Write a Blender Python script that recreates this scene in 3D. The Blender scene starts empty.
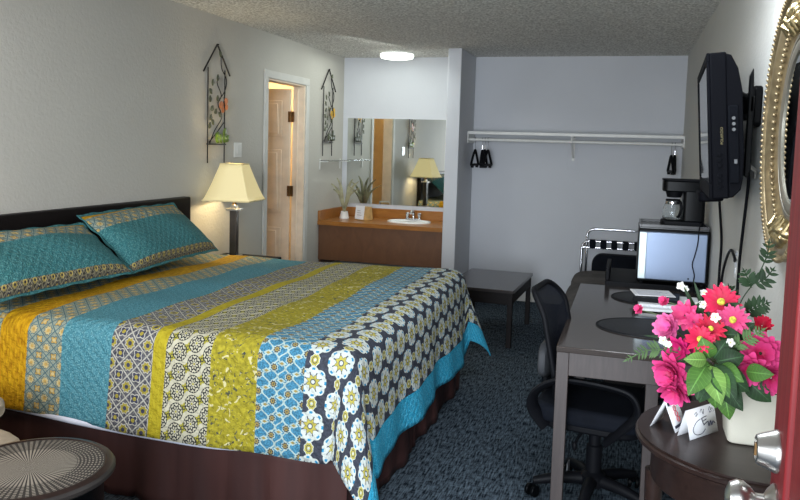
import bpy, bmesh, math, random
from mathutils import Vector, Matrix, Euler, Quaternion
random.seed(7)
PI = math.pi
SC = bpy.context.scene
COL = SC.collection

# ------------------------------------------------------------------ meshes
class MB:
    """collects shapes, builds ONE mesh object"""
    def __init__(self):
        self.v = []; self.f = []; self.mi = []; self.uv = {}
    def add(self, verts, faces, mi=0, M=None, uvs=None):
        o = len(self.v)
        for p in verts:
            p = Vector(p)
            self.v.append(M @ p if M else p)
        for fi, f in enumerate(faces):
            self.f.append([o + i for i in f]); self.mi.append(mi)
        if uvs:
            for i, t in enumerate(uvs): self.uv[o + i] = t
        return self
    def box(self, x0, x1, y0, y1, z0, z1, mi=0, M=None, tx=0, ty=0):
        vs = [(x0, y0, z0), (x1, y0, z0), (x1, y1, z0), (x0, y1, z0),
              (x0 + tx, y0 + ty, z1), (x1 - tx, y0 + ty, z1), (x1 - tx, y1 - ty, z1), (x0 + tx, y1 - ty, z1)]
        fs = [(0, 3, 2, 1), (4, 5, 6, 7), (0, 1, 5, 4), (1, 2, 6, 5), (2, 3, 7, 6), (3, 0, 4, 7)]
        return self.add(vs, fs, mi, M)
    def cyl(self, p0, p1, r0, r1=None, n=16, mi=0, M=None):
        return self.tube([p0, p1], [r0, r0 if r1 is None else r1], n, mi=mi, M=M)
    def tube(self, pts, r, n=8, closed=False, mi=0, M=None, sx=1.0, up=None):
        pts = [Vector(p) for p in pts]; m = len(pts)
        rs = r if isinstance(r, (list, tuple)) else [r] * m
        vs = []; prev = None
        for i, p in enumerate(pts):
            if closed: d = pts[(i + 1) % m] - pts[i - 1]
            else: d = pts[min(i + 1, m - 1)] - pts[max(i - 1, 0)]
            if d.length < 1e-9: d = Vector((0, 0, 1))
            d.normalize()
            if prev is None:
                a = Vector(up) if up else (Vector((0, 0, 1)) if abs(d.z) < .9 else Vector((1, 0, 0)))
            else: a = prev
            a = a - d * a.dot(d)
            if a.length < 1e-6: a = d.orthogonal()
            a.normalize(); b = d.cross(a); prev = a
            for k in range(n):
                t = 2 * PI * k / n
                vs.append(p + (a * math.cos(t) + b * math.sin(t) * sx) * rs[i])
        fs = []
        for i in range(m if closed else m - 1):
            j = (i + 1) % m
            for k in range(n):
                l = (k + 1) % n
                fs.append((i * n + k, j * n + k, j * n + l, i * n + l))
        if not closed:
            fs.append(tuple(range(n)))
            fs.append(tuple((m - 1) * n + k for k in reversed(range(n))))
        return self.add(vs, fs, mi, M)
    def lathe(self, prof, n=32, mi=0, M=None, a0=0, a1=2 * PI, caps=True):
        full = abs(a1 - a0 - 2 * PI) < 1e-6
        vs = []; m = len(prof); nn = n if full else n + 1
        for k in range(nn):
            t = a0 + (a1 - a0) * k / n
            for r, z in prof: vs.append((r * math.cos(t), r * math.sin(t), z))
        fs = []
        for k in range(n):
            l = (k + 1) % nn
            for i in range(m - 1):
                fs.append((k * m + i, l * m + i, l * m + i + 1, k * m + i + 1))
        if full and caps:
            if prof[0][0] > 1e-6: fs.append(tuple(k * m for k in reversed(range(n))))
            if prof[-1][0] > 1e-6: fs.append(tuple(k * m + m - 1 for k in range(n)))
        return self.add(vs, fs, mi, M)
    def ball(self, c, r, nu=16, nv=10, mi=0, M=None, e=1.0):
        """ellipsoid; e<1 gives a boxier superellipsoid"""
        if not isinstance(r, (tuple, list)): r = (r, r, r)
        sg = lambda x: math.copysign(abs(x) ** e, x)
        vs = [(c[0], c[1], c[2] - r[2])]
        for j in range(1, nv):
            ph = -PI / 2 + PI * j / nv
            for i in range(nu):
                th = 2 * PI * i / nu
                vs.append((c[0] + r[0] * sg(math.cos(ph)) * sg(math.cos(th)), c[1] + r[1] * sg(math.cos(ph)) * sg(math.sin(th)), c[2] + r[2] * sg(math.sin(ph))))
        vs.append((c[0], c[1], c[2] + r[2]))
        fs = []
        for i in range(nu):
            fs.append((0, 1 + (i + 1) % nu, 1 + i))
            fs.append((len(vs) - 1, 1 + (nv - 2) * nu + i, 1 + (nv - 2) * nu + (i + 1) % nu))
        for j in range(nv - 2):
            for i in range(nu):
                a = 1 + j * nu + i; b = 1 + j * nu + (i + 1) % nu
                fs.append((a, b, b + nu, a + nu))
        return self.add(vs, fs, mi, M)
    def prism(self, poly, z0, z1, mi=0, M=None):
        n = len(poly)
        vs = [(x, y, z0) for x, y in poly] + [(x, y, z1) for x, y in poly]
        fs = [tuple(reversed(range(n))), tuple(range(n, 2 * n))]
        for i in range(n):
            j = (i + 1) % n
            fs.append((i, j, n + j, n + i))
        return self.add(vs, fs, mi, M)
    def sheet(self, rows, mi=0, M=None, uvs=None, mif=None):
        nr = len(rows); nc = len(rows[0])
        o = len(self.f)
        fs = [(i * nc + j, i * nc + j + 1, (i + 1) * nc + j + 1, (i + 1) * nc + j) for i in range(nr - 1) for j in range(nc - 1)]
        self.add([p for r in rows for p in r], fs, mi, M, [t for r in uvs for t in r] if uvs else None)
        if mif:
            k = o
            for i in range(nr - 1):
                for j in range(nc - 1):
                    self.mi[k] = mif(i, j); k += 1
        return self
    def build(self, name, mat, parent=None, bevel=0, angle=40, subsurf=0, solid=0, seg=2):
        me = bpy.data.meshes.new(name)
        me.from_pydata([tuple(p) for p in self.v], [], self.f)
        mats = mat if isinstance(mat, (list, tuple)) else [mat]
        for m in mats: me.materials.append(m)
        me.polygons.foreach_set('material_index', self.mi)
        if self.uv:
            ul = me.uv_layers.new(name='UVMap')
            for lp in me.loops: ul.data[lp.index].uv = self.uv.get(lp.vertex_index, (0, 0))
        bm = bmesh.new(); bm.from_mesh(me)
        bmesh.ops.recalc_face_normals(bm, faces=bm.faces)
        bm.to_mesh(me); bm.free()
        me.polygons.foreach_set('use_smooth', [True] * len(me.polygons))
        if hasattr(me, 'set_sharp_from_angle'): me.set_sharp_from_angle(angle=math.radians(angle))
        me.update()
        o = bpy.data.objects.new(name, me); COL.objects.link(o)
        if parent: o.parent = parent
        if solid:
            s = o.modifiers.new('solid', 'SOLIDIFY'); s.thickness = solid; s.offset = 0
        if bevel:
            b = o.modifiers.new('bevel', 'BEVEL'); b.width = bevel; b.segments = seg; b.limit_method = 'ANGLE'; b.angle_limit = math.radians(50); b.harden_normals = False
        if subsurf:
            s = o.modifiers.new('sub', 'SUBSURF'); s.levels = subsurf; s.render_levels = subsurf
        return o

def tag(o, label=None, cat=None, group=None, kind=None):
    if label: o['label'] = label
    if cat: o['category'] = cat
    if group: o['group'] = group
    if kind: o['kind'] = kind
    return o
def thing(name, label, cat, loc=(0, 0, 0), rz=0, group=None, rot=None):
    o = bpy.data.objects.new(name, None); COL.objects.link(o)
    o.empty_display_size = .1
    o.location = loc; o.rotation_euler = rot if rot else (0, 0, rz)
    return tag(o, label, cat, group)
def struct(o): o['kind'] = 'structure'; return o
def copy_tree(o, parent=None):
    c = o.copy(); COL.objects.link(c)
    if parent: c.parent = parent
    for ch in list(o.children): copy_tree(ch, c)
    return c
def smooth_path(pts, k=6, closed=False):
    pts = [Vector(p) for p in pts]; n = len(pts); out = []
    rng = range(n if closed else n - 1)
    for i in rng:
        if closed: p0, p1, p2, p3 = pts[i - 1], pts[i], pts[(i + 1) % n], pts[(i + 2) % n]
        else: p0, p1, p2, p3 = pts[max(i - 1, 0)], pts[i], pts[i + 1], pts[min(i + 2, n - 1)]
        for j in range(k):
            t = j / k
            out.append(.5 * ((2 * p1) + (p2 - p0) * t + (2 * p0 - 5 * p1 + 4 * p2 - p3) * t * t + (3 * p1 - p0 - 3 * p2 + p3) * t ** 3))
    if not closed: out.append(pts[-1])
    return out
def rounded_rect(w, h, r, n=5):
    pts = []
    for cx, cy, a in ((w / 2 - r, h / 2 - r, 0), (-w / 2 + r, h / 2 - r, PI / 2), (-w / 2 + r, -h / 2 + r, PI), (w / 2 - r, -h / 2 + r, 1.5 * PI)):
        for i in range(n + 1):
            t = a + PI / 2 * i / n
            pts.append((cx + r * math.cos(t), cy + r * math.sin(t)))
    return pts
def basis(d, up=(0, 0, 1)):
    """matrix whose local z points along d"""
    d = Vector(d).normalized(); u = Vector(up)
    x = u.cross(d)
    if x.length < 1e-5: x = Vector((1, 0, 0)).cross(d)
    x.normalize(); y = d.cross(x)
    return Matrix((x, y, d)).transposed().to_4x4()

# --------------------------------------------------------------- materials
class N:
    """small expression wrapper: arithmetic on N makes Math nodes"""
    def __init__(self, nt, s): self.nt = nt; self.s = s
    def _m(self, op, *a):
        n = self.nt.nodes.new('ShaderNodeMath'); n.operation = op
        for i, x in enumerate(a):
            if isinstance(x, N): self.nt.links.new(x.s, n.inputs[i])
            else: n.inputs[i].default_value = x
        return N(self.nt, n.outputs[0])
    def __add__(s, o): return s._m('ADD', s, o)
    def __radd__(s, o): return s._m('ADD', o, s)
    def __sub__(s, o): return s._m('SUBTRACT', s, o)
    def __rsub__(s, o): return s._m('SUBTRACT', o, s)
    def __mul__(s, o): return s._m('MULTIPLY', s, o)
    def __rmul__(s, o): return s._m('MULTIPLY', o, s)
    def __truediv__(s, o): return s._m('DIVIDE', s, o)
    def __gt__(s, o): return s._m('GREATER_THAN', s, o)
    def __lt__(s, o): return s._m('LESS_THAN', s, o)
    def fract(s): return s._m('FRACT', s)
    def floor(s): return s._m('FLOOR', s)
    def abs(s): return s._m('ABSOLUTE', s)
    def sin(s): return s._m('SINE', s)
    def cos(s): return s._m('COSINE', s)
    def sqrt(s): return s._m('SQRT', s)
    def mod(s, o): return s._m('MODULO', s, o)
    def min(s, o): return s._m('MINIMUM', s, o)
    def max(s, o): return s._m('MAXIMUM', s, o)
    def atan2(s, o): return s._m('ARCTAN2', s, o)
def lin(c):
    """sRGB 0-255 -> linear rgba"""
    r = []
    for x in c[:3]:
        x /= 255.0
        r.append(x / 12.92 if x <= .04045 else ((x + .055) / 1.055) ** 2.4)
    return (*r, 1)
class Mat:
    def __init__(self, name, color=(128, 128, 128), rough=.5, metal=0, spec=.5):
        self.m = bpy.data.materials.new(name); self.m.use_nodes = True
        self.nt = self.m.node_tree
        self.b = next(n for n in self.nt.nodes if n.type == 'BSDF_PRINCIPLED')
        self.b.inputs['Base Color'].default_value = lin(color)
        self.b.inputs['Roughness'].default_value = rough
        self.b.inputs['Metallic'].default_value = metal
        self.b.inputs['Specular IOR Level'].default_value = spec
        self._tc = None
    def new(self, t): return self.nt.nodes.new(t)
    def link(self, a, b): self.nt.links.new(a.s if isinstance(a, N) else a, b)
    def tc(self, w='Object'):
        if not self._tc: self._tc = self.new('ShaderNodeTexCoord')
        return self._tc.outputs[w]
    def mapped(self, w='Object', scale=(1, 1, 1), rot=(0, 0, 0)):
        mp = self.new('ShaderNodeMapping'); mp.inputs['Scale'].default_value = scale; mp.inputs['Rotation'].default_value = rot
        self.link(self.tc(w), mp.inputs['Vector']); return mp.outputs[0]
    def xyz(self, w='UV'):
        s = self.new('ShaderNodeSeparateXYZ'); self.link(self.tc(w), s.inputs[0])
        return [N(self.nt, o) for o in s.outputs]
    def noise(self, scale=5, detail=3, vec=None, rough=.5, w='Object', dist=0):
        n = self.new('ShaderNodeTexNoise'); n.inputs['Scale'].default_value = scale; n.inputs['Detail'].default_value = detail
        n.inputs['Roughness'].default_value = rough; n.inputs['Distortion'].default_value = dist
        self.link(vec if vec is not None else self.tc(w), n.inputs['Vector'])
        return N(self.nt, n.outputs['Fac'])
    def voro(self, scale=5, feature='F1', vec=None, out='Distance', w='Object', rnd=1):
        n = self.new('ShaderNodeTexVoronoi'); n.feature = feature; n.inputs['Scale'].default_value = scale
        n.inputs['Randomness'].default_value = rnd
        self.link(vec if vec is not None else self.tc(w), n.inputs['Vector'])
        return N(self.nt, n.outputs[out])
    def mix(self, fac, a, b):
        n = self.new('ShaderNodeMix'); n.data_type = 'RGBA'
        if isinstance(fac, N): self.link(fac, n.inputs[0])
        else: n.inputs[0].default_value = fac
        for x, i in ((a, 6), (b, 7)):
            if isinstance(x, tuple): n.inputs[i].default_value = lin(x)
            else: self.link(x, n.inputs[i])
        return n.outputs[2]
    def remap(self, x, a, b, c=0, d=1):
        n = self.new('ShaderNodeMapRange'); n.inputs[1].default_value = a; n.inputs[2].default_value = b
        n.inputs[3].default_value = c; n.inputs[4].default_value = d
        self.link(x, n.inputs[0]); return N(self.nt, n.outputs[0])
    def color(self, c): self.link(c, self.b.inputs['Base Color']); return self
    def bump(self, h, strength=.2, dist=.01):
        n = self.new('ShaderNodeBump'); n.inputs['Strength'].default_value = strength; n.inputs['Distance'].default_value = dist
        self.link(h, n.inputs['Height']); self.link(n.outputs[0], self.b.inputs['Normal']); return self
    def set(self, **k):
        for a, v in k.items():
            self.b.inputs[a.replace('_', ' ')].default_value = v
        return self

def plain(name, c, rough=.5, metal=0, spec=.5, var=.12, nscale=12, bump=0, bscale=200):
    M = Mat(name, c, rough, metal, spec)
    if var:
        n = M.noise(nscale, 4)
        lo = tuple(x * (1 - var) for x in c); hi = tuple(min(255, x * (1 + var)) for x in c)
        M.color(M.mix(M.remap(n, .3, .7), lo, hi))
    if bump: M.bump(M.noise(bscale, 2), bump, .003)
    return M.m
def wood(name, dark, light, rough=.3, scale=(2, 30, 30), spec=.5, coat=0):
    M = Mat(name, dark, rough, 0, spec)
    v = M.mapped('Object', scale)
    n = M.noise(1.5, 6, v, .6, dist=1.2)
    M.color(M.mix(M.remap(n, .3, .72), dark, light))
    M.bump(n, .03, .002)
    if coat: M.b.inputs['Coat Weight'].default_value = coat; M.b.inputs['Coat Roughness'].default_value = .15
    return M.m
def wallmat(name, c, rough=.7, strength=.4, scale=55):
    M = Mat(name, c, rough, 0, .15)
    n = M.noise(1.2, 3)
    M.color(M.mix(M.remap(n, .3, .7), tuple(x * .97 for x in c), c))
    M.bump(M.noise(scale, 3), strength, .006)
    return M.m

m_wall = wallmat('wall_paint', (206, 206, 201))
m_wall_dimmed = wallmat('left_wall_dimmed_paint', (196, 193, 185))  # same paint as the other walls, weaker light painted in as a darker tone
m_wall_cool = wallmat('closet_wall_paint', (205, 207, 212), .7, .12)
m_ceil = Mat('popcorn_ceiling', (214, 210, 200), .9, 0, .1)
_n = m_ceil.noise(62, 3, rough=.75)
m_ceil.color(m_ceil.mix(m_ceil.remap(_n, .38, .62), (176, 173, 166), (255, 254, 248))); m_ceil.bump(_n, .8, .02); m_ceil = m_ceil.m
m_trim = plain('white_trim_paint', (206, 205, 200), .6, var=.02, spec=.2)
m_jamb = plain('door_paint', (238, 222, 200), .55, var=.03, spec=.2)
M = Mat('carpet', (40, 44, 50), .95, 0, .05)
_v = M.mapped('Object', (52, 7, 1)); _a = M.noise(2.4, 2, _v)
_v2 = M.mapped('Object', (8, 42, 1)); _b = M.noise(2.4, 2, _v2)
_c = M.noise(170, 2)
_s = _a * .62 + _b * .26 + _c * .12
M.color(M.mix(M.remap(_s, .40, .64), (18, 24, 32), (94, 107, 118))); M.bump(_s, .3, .006); m_carpet = M.m

m_espresso = wood('espresso_wood', (34, 23, 20), (48, 34, 30), .32, spec=.3)
m_desk_top = wood('desk_laminate', (54, 47, 44), (62, 55, 51), .13, spec=.6)
m_desk_leg = wood('desk_side_laminate', (58, 51, 50), (72, 63, 61), .45, (30, 30, 3))
m_black_wood = wood('black_wood', (17, 14, 14), (25, 20, 20), .5, spec=.15)
m_counter = wood('counter_laminate', (142, 88, 34), (168, 110, 48), .3, (3, 18, 18))
m_counter_front = wood('counter_front_panel', (96, 62, 38), (112, 74, 46), .45, (6, 6, 3))
m_black = plain('black_plastic', (13, 14, 18), .55, spec=.12, var=.1)
m_tv = plain('dark_navy_plastic', (9, 10, 15), .65, spec=.05, var=0)
m_black_gloss = plain('gloss_black_plastic', (7, 8, 10), .35, spec=.1, var=0)
m_chrome = Mat('chrome', (200, 200, 205), .12, 1).m
m_steel = Mat('brushed_steel', (190, 188, 184), .3, 1); m_steel.bump(m_steel.noise(40, 2, m_steel.mapped('Object', (1, 1, 40))), .05, .002); m_steel = m_steel.m
m_white = plain('white_enamel', (235, 235, 232), .25, var=.02)
m_white_plastic = plain('white_plastic', (222, 222, 218), .4, var=.02)
m_paper = plain('paper', (228, 229, 232), .7, var=.03)
m_fabric_black = plain('black_seat_fabric', (18, 21, 28), .85, spec=.1, bump=.3, bscale=400)
m_fabric_sofa = plain('charcoal_upholstery', (86, 83, 82), .9, spec=.15, bump=.4, bscale=300)
m_beige = plain('beige_upholstery', (165, 152, 134), .85, spec=.2, bump=.3, bscale=300)
m_skirt = Mat('brown_bed_skirt', (66, 40, 38), .65, 0, .3)
_v = m_skirt.mapped('Object', (3.5, 3.5, .5)); _n = m_skirt.noise(1.6, 3, _v)
m_skirt.color(m_skirt.mix(m_skirt.remap(_n, .3, .7), (46, 27, 26), (74, 46, 43))); m_skirt.bump(_n, .5, .03); m_skirt = m_skirt.m
m_mattress = plain('white_mattress_ticking', (205, 208, 222), .8, var=.03)
m_gold = Mat('antique_gold', (188, 170, 134), .42, .75)
_n = m_gold.noise(26, 4); m_gold.color(m_gold.mix(m_gold.remap(_n, .35, .65), (134, 118, 90), (166, 150, 118))); m_gold = m_gold.m
m_mirror = Mat('mirror_glass', (225, 230, 228), .015, 1).m
m_red = Mat('red_door_paint', (110, 26, 30), .5, 0, .35)
_v = m_red.mapped('Object', (50, 50, 1.5)); _n = m_red.noise(1.5, 5, _v)
m_red.color(m_red.mix(m_red.remap(_n, .3, .7), (104, 24, 28), (132, 38, 40))); m_red.bump(_n, .15, .003); m_red = m_red.m
m_glass = Mat('clear_glass', (240, 244, 244), .0); m_glass.b.inputs['Transmission Weight'].default_value = .95; m_glass.b.inputs['IOR'].default_value = 1.3; m_glass = m_glass.m
m_wire = plain('dark_wire', (34, 30, 28), .5, .6, var=.2)
m_leaf_metal = plain('painted_metal_leaf', (74, 78, 56), .55, var=.3)
m_leaf_green = plain('bright_green_metal_leaf', (98, 124, 34), .5, var=.25)
m_orange = plain('orange_wing', (196, 116, 64), .5, var=.2)
m_yellow_wing = plain('yellow_wing', (214, 166, 46), .5, var=.2)
m_brass = plain('aged_brass', (112, 84, 50), .4, .8, var=.15)
def emit(name, c, s, base=(255, 250, 240)):
    M = Mat(name, base, .5)
    M.b.inputs['Emission Color'].default_value = lin(c); M.b.inputs['Emission Strength'].default_value = s
    return M.m
m_diffuser = emit('lit_diffuser', (245, 255, 245), 3)
# ---------------------------------------------------------- quilt materials
def quilt_bump(M, extra=None):
    u, v, _ = M.xyz('UV')
    n = M.noise(75, 3, M.tc('UV'))
    w = ((u * 120 + n * 5).sin() * (v * 120 + n * 4).sin())
    h = w * .25 + n
    M.bump(h, .7, .012)
def cell(u, v, pu, pv, stagger=True):
    a = u / pu; b = v / pv
    row = a.floor()
    if stagger: b = b + (row.mod(2)).abs() * .5
    return a.fract() - .5, b.fract() - .5
def polar(x, y): return (x * x + y * y).sqrt(), y.atan2(x)
def band(x, a, b): return (x > a) * (x < b)
def stripe_teal(name, base, light, dark):
    M = Mat(name, base, .8, 0, .2); u, v, _ = M.xyz()
    x, y = cell(u, v, .085, .085); r, t = polar(x, y)
    ring = band((r * 22).sin(), .45, 2) * (r < .48)
    n = M.noise(170, 3, M.tc('UV')); big = M.noise(9, 3, M.tc('UV'))
    c = M.mix(M.remap(n, .42, .62), dark, base)
    c = M.mix(ring * .13, c, light)
    c = M.mix(M.remap(n, .58, .66) * .6, c, light)
    M.color(c); quilt_bump(M); return M.m
def stripe_ochre(name, a, b):
    M = Mat(name, a, .8, 0, .2)
    v = M.mapped('UV', (40, 9, 1), (0, 0, .5)); n = M.noise(2, 5, v, .65)
    M.color(M.mix(M.remap(n, .35, .68), b, a)); quilt_bump(M); return M.m
def stripe_lattice(name, bg, line, dot, dot2, p=.075, flower=None):
    """diagonal lattice with a small rosette in every diamond"""
    M = Mat(name, bg, .8, 0, .2); u, v, _ = M.xyz()
    x, y = cell(u, v, p, p * 1.0, False)
    d = x.abs() + y.abs()
    r, t = polar(x, y)
    x2 = (u / p + .5).fract() - .5; y2 = (v / p + .5).fract() - .5
    r2, t2 = polar(x2, y2)
    n = M.noise(120, 2, M.tc('UV'))
    c = M.mix(M.remap(n, .3, .7) * .35, bg, line)
    c = M.mix(band(d, .455, .545), c, line)
    rr = r + (t * 8).cos() * .03
    c = M.mix(rr < .27, c, line); c = M.mix(rr < .22, c, dot); c = M.mix(r < .10, c, dot2)
    r3 = r2 + (t2 * 4).cos() * .05
    c = M.mix(r3 < .25, c, line); c = M.mix(r3 < .19, c, dot2); c = M.mix(r2 < .10, c, dot)
    M.color(c); quilt_bump(M); return M.m
def stripe_medallion(name, bg, ink, fill, p=.10):
    M = Mat(name, bg, .8, 0, .2); u, v, _ = M.xyz()
    x, y = cell(u, v, p * .9, p * 1.0); r, t = polar(x, y)
    x2 = (u / (p * .9) + .5).fract() - .5; y2 = ((v / p) + ((u / (p * .9) + .5).floor().mod(2)).abs() * .5 + .25).fract() - .5
    r2, t2 = polar(x2, y2)
    n = M.noise(90, 2, M.tc('UV'))
    c = M.mix((r2 + (t2 * 6).cos() * .04) < .22, bg, fill)
    c = M.mix(band(r2, .07, .11), c, ink)
    c = M.mix(r < .46, c, ink)
    pet = r + (t * 8).cos().abs() * .06
    c = M.mix(pet < .44, c, bg)
    pet2 = (t * 8).cos() * .05 + r
    c = M.mix(band(pet2, .22, .32), c, ink)
    c = M.mix(band(r, .1, .17) * ((t * 8).cos() > -.2), c, ink)
    c = M.mix(r < .06, c, fill)
    M.color(c); quilt_bump(M); return M.m
def stripe_floral(name, bg, c1, c2, c3):
    M = Mat(name, bg, .8, 0, .2)
    uv = M.tc('UV')
    n = M.noise(60, 3, uv); base = M.mix(M.remap(n, .4, .65), tuple(x * .82 for x in bg), bg)
    a = M.noise(28, 1, uv, dist=1.2); b = M.noise(33, 1, M.mapped('UV', (1, 1, 1), (0, 0, 1.1)), dist=1.8); d = M.noise(62, 2, M.mapped('UV', (1, 1, 1), (0, 0, 2.1)), dist=1)
    c = M.mix(a > .645, base, c1); c = M.mix(b > .66, c, c2); c = M.mix((d > .68), c, c3)
    M.color(c); quilt_bump(M); return M.m
def stripe_ogee(name, bg, line, dot, dark):
    M = Mat(name, bg, .8, 0, .2); u, v, _ = M.xyz()
    p = .064
    x, y = cell(u, v, p, p); r, t = polar(x, y)
    n = M.noise(150, 2, M.tc('UV'))
    c = M.mix(M.remap(n, .4, .62), tuple(z * .75 for z in bg), bg)
    w = (v / p * 2 * PI).cos() * .25
    k = (u / p + w).fract() - .5
    c = M.mix(k.abs() < .07, c, line)
    k2 = (u / p - w + .5).fract() - .5
    c = M.mix(k2.abs() < .07, c, line)
    rr = r + (t * 8).cos() * .03
    c = M.mix(rr < .26, c, line); c = M.mix(rr < .2, c, dark); c = M.mix(r < .13, c, dot); c = M.mix(r < .05, c, dark)
    x2 = (u / p + .5).fract() - .5; y2 = ((v / p) + ((u / p + .5).floor().mod(2)).abs() * .5 + .25).fract() - .5
    d2 = x2.abs() * .8 + y2.abs() * 1.5
    c = M.mix(d2 < .26, c, line); c = M.mix(d2 < .13, c, dot)
    M.color(c); quilt_bump(M); return M.m
def stripe_bigflower(name, bg, petal, tip, yel, p=.15):
    M = Mat(name, bg, .8, 0, .2); u, v, _ = M.xyz()
    k = .66
    a = u / (p * k); b = v / p + (a.floor().mod(2)).abs() * .5
    x = (a.fract() - .5) * k; y = b.fract() - .5; y2 = (b + .5).fract() - .5
    r, t = polar(x, y); r2, t2 = polar(x, y2 * .85)
    n = M.noise(110, 2, M.tc('UV'))
    c = M.mix(M.remap(n, .4, .7), tuple(z * .8 for z in bg), bg)
    r2s = r2 + (t2 * 8).cos() * .008
    c = M.mix(r2s < .125, c, petal); c = M.mix(r2s < .108, c, yel); c = M.mix(band(r2, .055, .07), c, bg); c = M.mix(r2 < .03, c, petal)
    pr = r - (t * 4).cos().abs() * .05
    c = M.mix(pr < .318, c, petal)
    c = M.mix(band(pr, .235, .285) * ((t * 8).cos() > .5), c, tip)
    c = M.mix(band(pr, .15, .23) * ((t * 8 + PI).cos() > .86), c, bg)
    st = r + (t * 8).cos() * .028
    c = M.mix(st < .155, c, bg); c = M.mix(st < .14, c, yel); c = M.mix(r < .068, c, bg); c = M.mix(r < .045, c, petal)
    M.color(c); quilt_bump(M); return M.m

q_pale_dark = stripe_lattice('quilt_pale_lattice', (150, 158, 142), (80, 108, 114), (188, 172, 126), (182, 152, 86), .075)
q_ochre = stripe_ochre('quilt_ochre', (214, 168, 26), (160, 112, 8))
q_teal = stripe_teal('quilt_teal', (88, 146, 158), (136, 184, 190), (58, 116, 132))
q_navy = stripe_lattice('quilt_navy_lattice', (44, 46, 66), (172, 170, 160), (154, 142, 60), (60, 62, 82), .085)
q_yellow = stripe_ochre('quilt_olive_yellow', (180, 166, 44), (158, 142, 28))
q_med = stripe_medallion('quilt_black_medallion', (186, 182, 160), (40, 42, 46), (156, 150, 60), .077)
q_floral = stripe_floral('quilt_yellow_floral', (170, 158, 46), (198, 190, 140), (84, 86, 66), (60, 64, 66))
q_ogee = stripe_ogee('quilt_blue_ogee', (74, 140, 172), (164, 184, 180), (150, 132, 76), (70, 74, 78))
q_big = stripe_bigflower('quilt_big_medallion', (66, 70, 82), (194, 200, 194), (36, 132, 176), (176, 166, 78), .165)
q_border = stripe_teal('quilt_blue_border', (62, 182, 216), (136, 214, 234), (36, 146, 186))
q_sham_teal = stripe_teal('sham_teal', (72, 132, 134), (122, 168, 166), (46, 100, 106))
q_dark_edge = stripe_lattice('sham_dark_band', (48, 46, 52), (150, 142, 116), (176, 156, 88), (60, 58, 66), .055)
# flowers and plants
def petalmat(name, c1, c2):
    M = Mat(name, c1, .55, 0, .3); u, v, _ = M.xyz('UV')
    n = M.noise(30, 2)
    f = M.remap(u + (n - .5) * .35, .1, .95)
    M.color(M.mix(f, c2, c1)); M.set(Subsurface_Weight=.0); return M.m
p_hot = petalmat('petal_hot_coral_pink', (222, 36, 84), (178, 12, 54))
p_pink = petalmat('petal_pink', (228, 84, 138), (200, 44, 104))
p_red = petalmat('petal_red_pink', (212, 34, 70), (156, 12, 44))
p_dahlia = petalmat('petal_dahlia_magenta', (226, 76, 142), (160, 8, 66))
p_peony = petalmat('petal_peony_pink', (236, 124, 178), (206, 76, 146))
p_magenta = petalmat('petal_magenta', (222, 50, 128), (170, 16, 90))
p_white = petalmat('petal_white', (240, 240, 236), (220, 222, 206))
m_eye = plain('flower_eye', (214, 200, 70), .7, var=.25, nscale=120)
def leafmat(name, c, rough=.55):
    M = Mat(name, c, rough, 0, .2); n = M.noise(14, 3)
    u, v, _ = M.xyz('UV')
    b = M.mix(M.remap(n, .3, .7), tuple(x * .72 for x in c), tuple(min(255, x * 1.15) for x in c))
    rib = (v - .5).abs() < .03
    side = (((u * 9 - (v - .5).abs() * 3).fract() - .5).abs() < .06) * (v > .01)
    b = M.mix(rib.max(side * .4) * .55, b, tuple(min(255, x * 1.5 + 14) for x in c))
    M.color(b); return M.m
m_leaf = leafmat('leaf_green', (72, 108, 48)); m_leaf_dk = leafmat('leaf_dark_green', (42, 66, 40)); m_leaf_lt = leafmat('leaf_light_green', (104, 138, 68)); m_fern = leafmat('fern_green', (88, 116, 72))
m_stem = plain('stem_green', (76, 92, 50), .6)
m_pot = plain('cream_pot', (204, 201, 186), .45, var=.05, nscale=5)
m_shade = Mat('lamp_shade_fabric', (206, 196, 160), .8, 0, .1)
m_shade.b.inputs['Emission Color'].default_value = lin((255, 232, 160)); m_shade.b.inputs['Emission Strength'].default_value = .42; m_shade = m_shade.m
# ------------------------------------------------------------------ setting
XL, XR, YB, YF, H = -2.952, .463, 7.57, .10, 2.44
TH = .12
def S(name, mb, mat, parent=None, **k):
    o = mb.build(name, mat, parent, **k)
    if not parent: struct(o)
    return o
S('floor', MB().box(-4.8, .6, -.2, 7.75, -.1, 0), m_carpet)
S('ceiling', MB().box(-4.8, .6, -.05, 7.75, H, H + .1), m_ceil)
D0, D1, DH = 5.795, 6.585, 2.07      # bathroom doorway
w = MB()
w.box(XL - TH, XL, YF, D0, 0, H).box(XL - TH, XL, D1, YB, 0, H).box(XL - TH, XL, D0, D1, DH, H)
S('wall_left', w, m_wall_dimmed)
S('wall_right', MB().box(XR, XR + TH, -.05, YB + .1, 0, H), m_wall)
S('wall_back', MB().box(XL - TH, XR + TH, YB, YB + TH, 0, H), m_wall_cool)
S('wall_partition', MB().box(-1.662, -1.534, 6.89, YB, 0, H), m_wall_cool, bevel=.006)
w = MB()
w.box(XL - TH, -2.45, YF - TH, YF, 0, H).box(-1.05, -.86, YF - TH, YF, 0, H).box(-2.45, -1.05, YF - TH, YF, 0, .95).box(-2.45, -1.05, YF - TH, YF, 2.1, H).box(-.86, .16, YF - TH, YF, 2.1, H).box(.16, XR, YF - TH, YF, 0, H)
S('wall_front', w, m_wall)
t = MB()
t.box(-2.45, -2.40, YF - .09, YF - .03, .95, 2.1).box(-1.10, -1.05, YF - .09, YF - .03, .95, 2.1).box(-2.40, -1.10, YF - .09, YF - .03, .95, 1.0).box(-2.40, -1.10, YF - .09, YF - .03, 2.05, 2.1).box(-1.77, -1.73, YF - .09, YF - .03, 1.0, 2.05)
S('fill_window_1', t, m_trim, bevel=.004)  # unseen window, added so that fill light can enter
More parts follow.
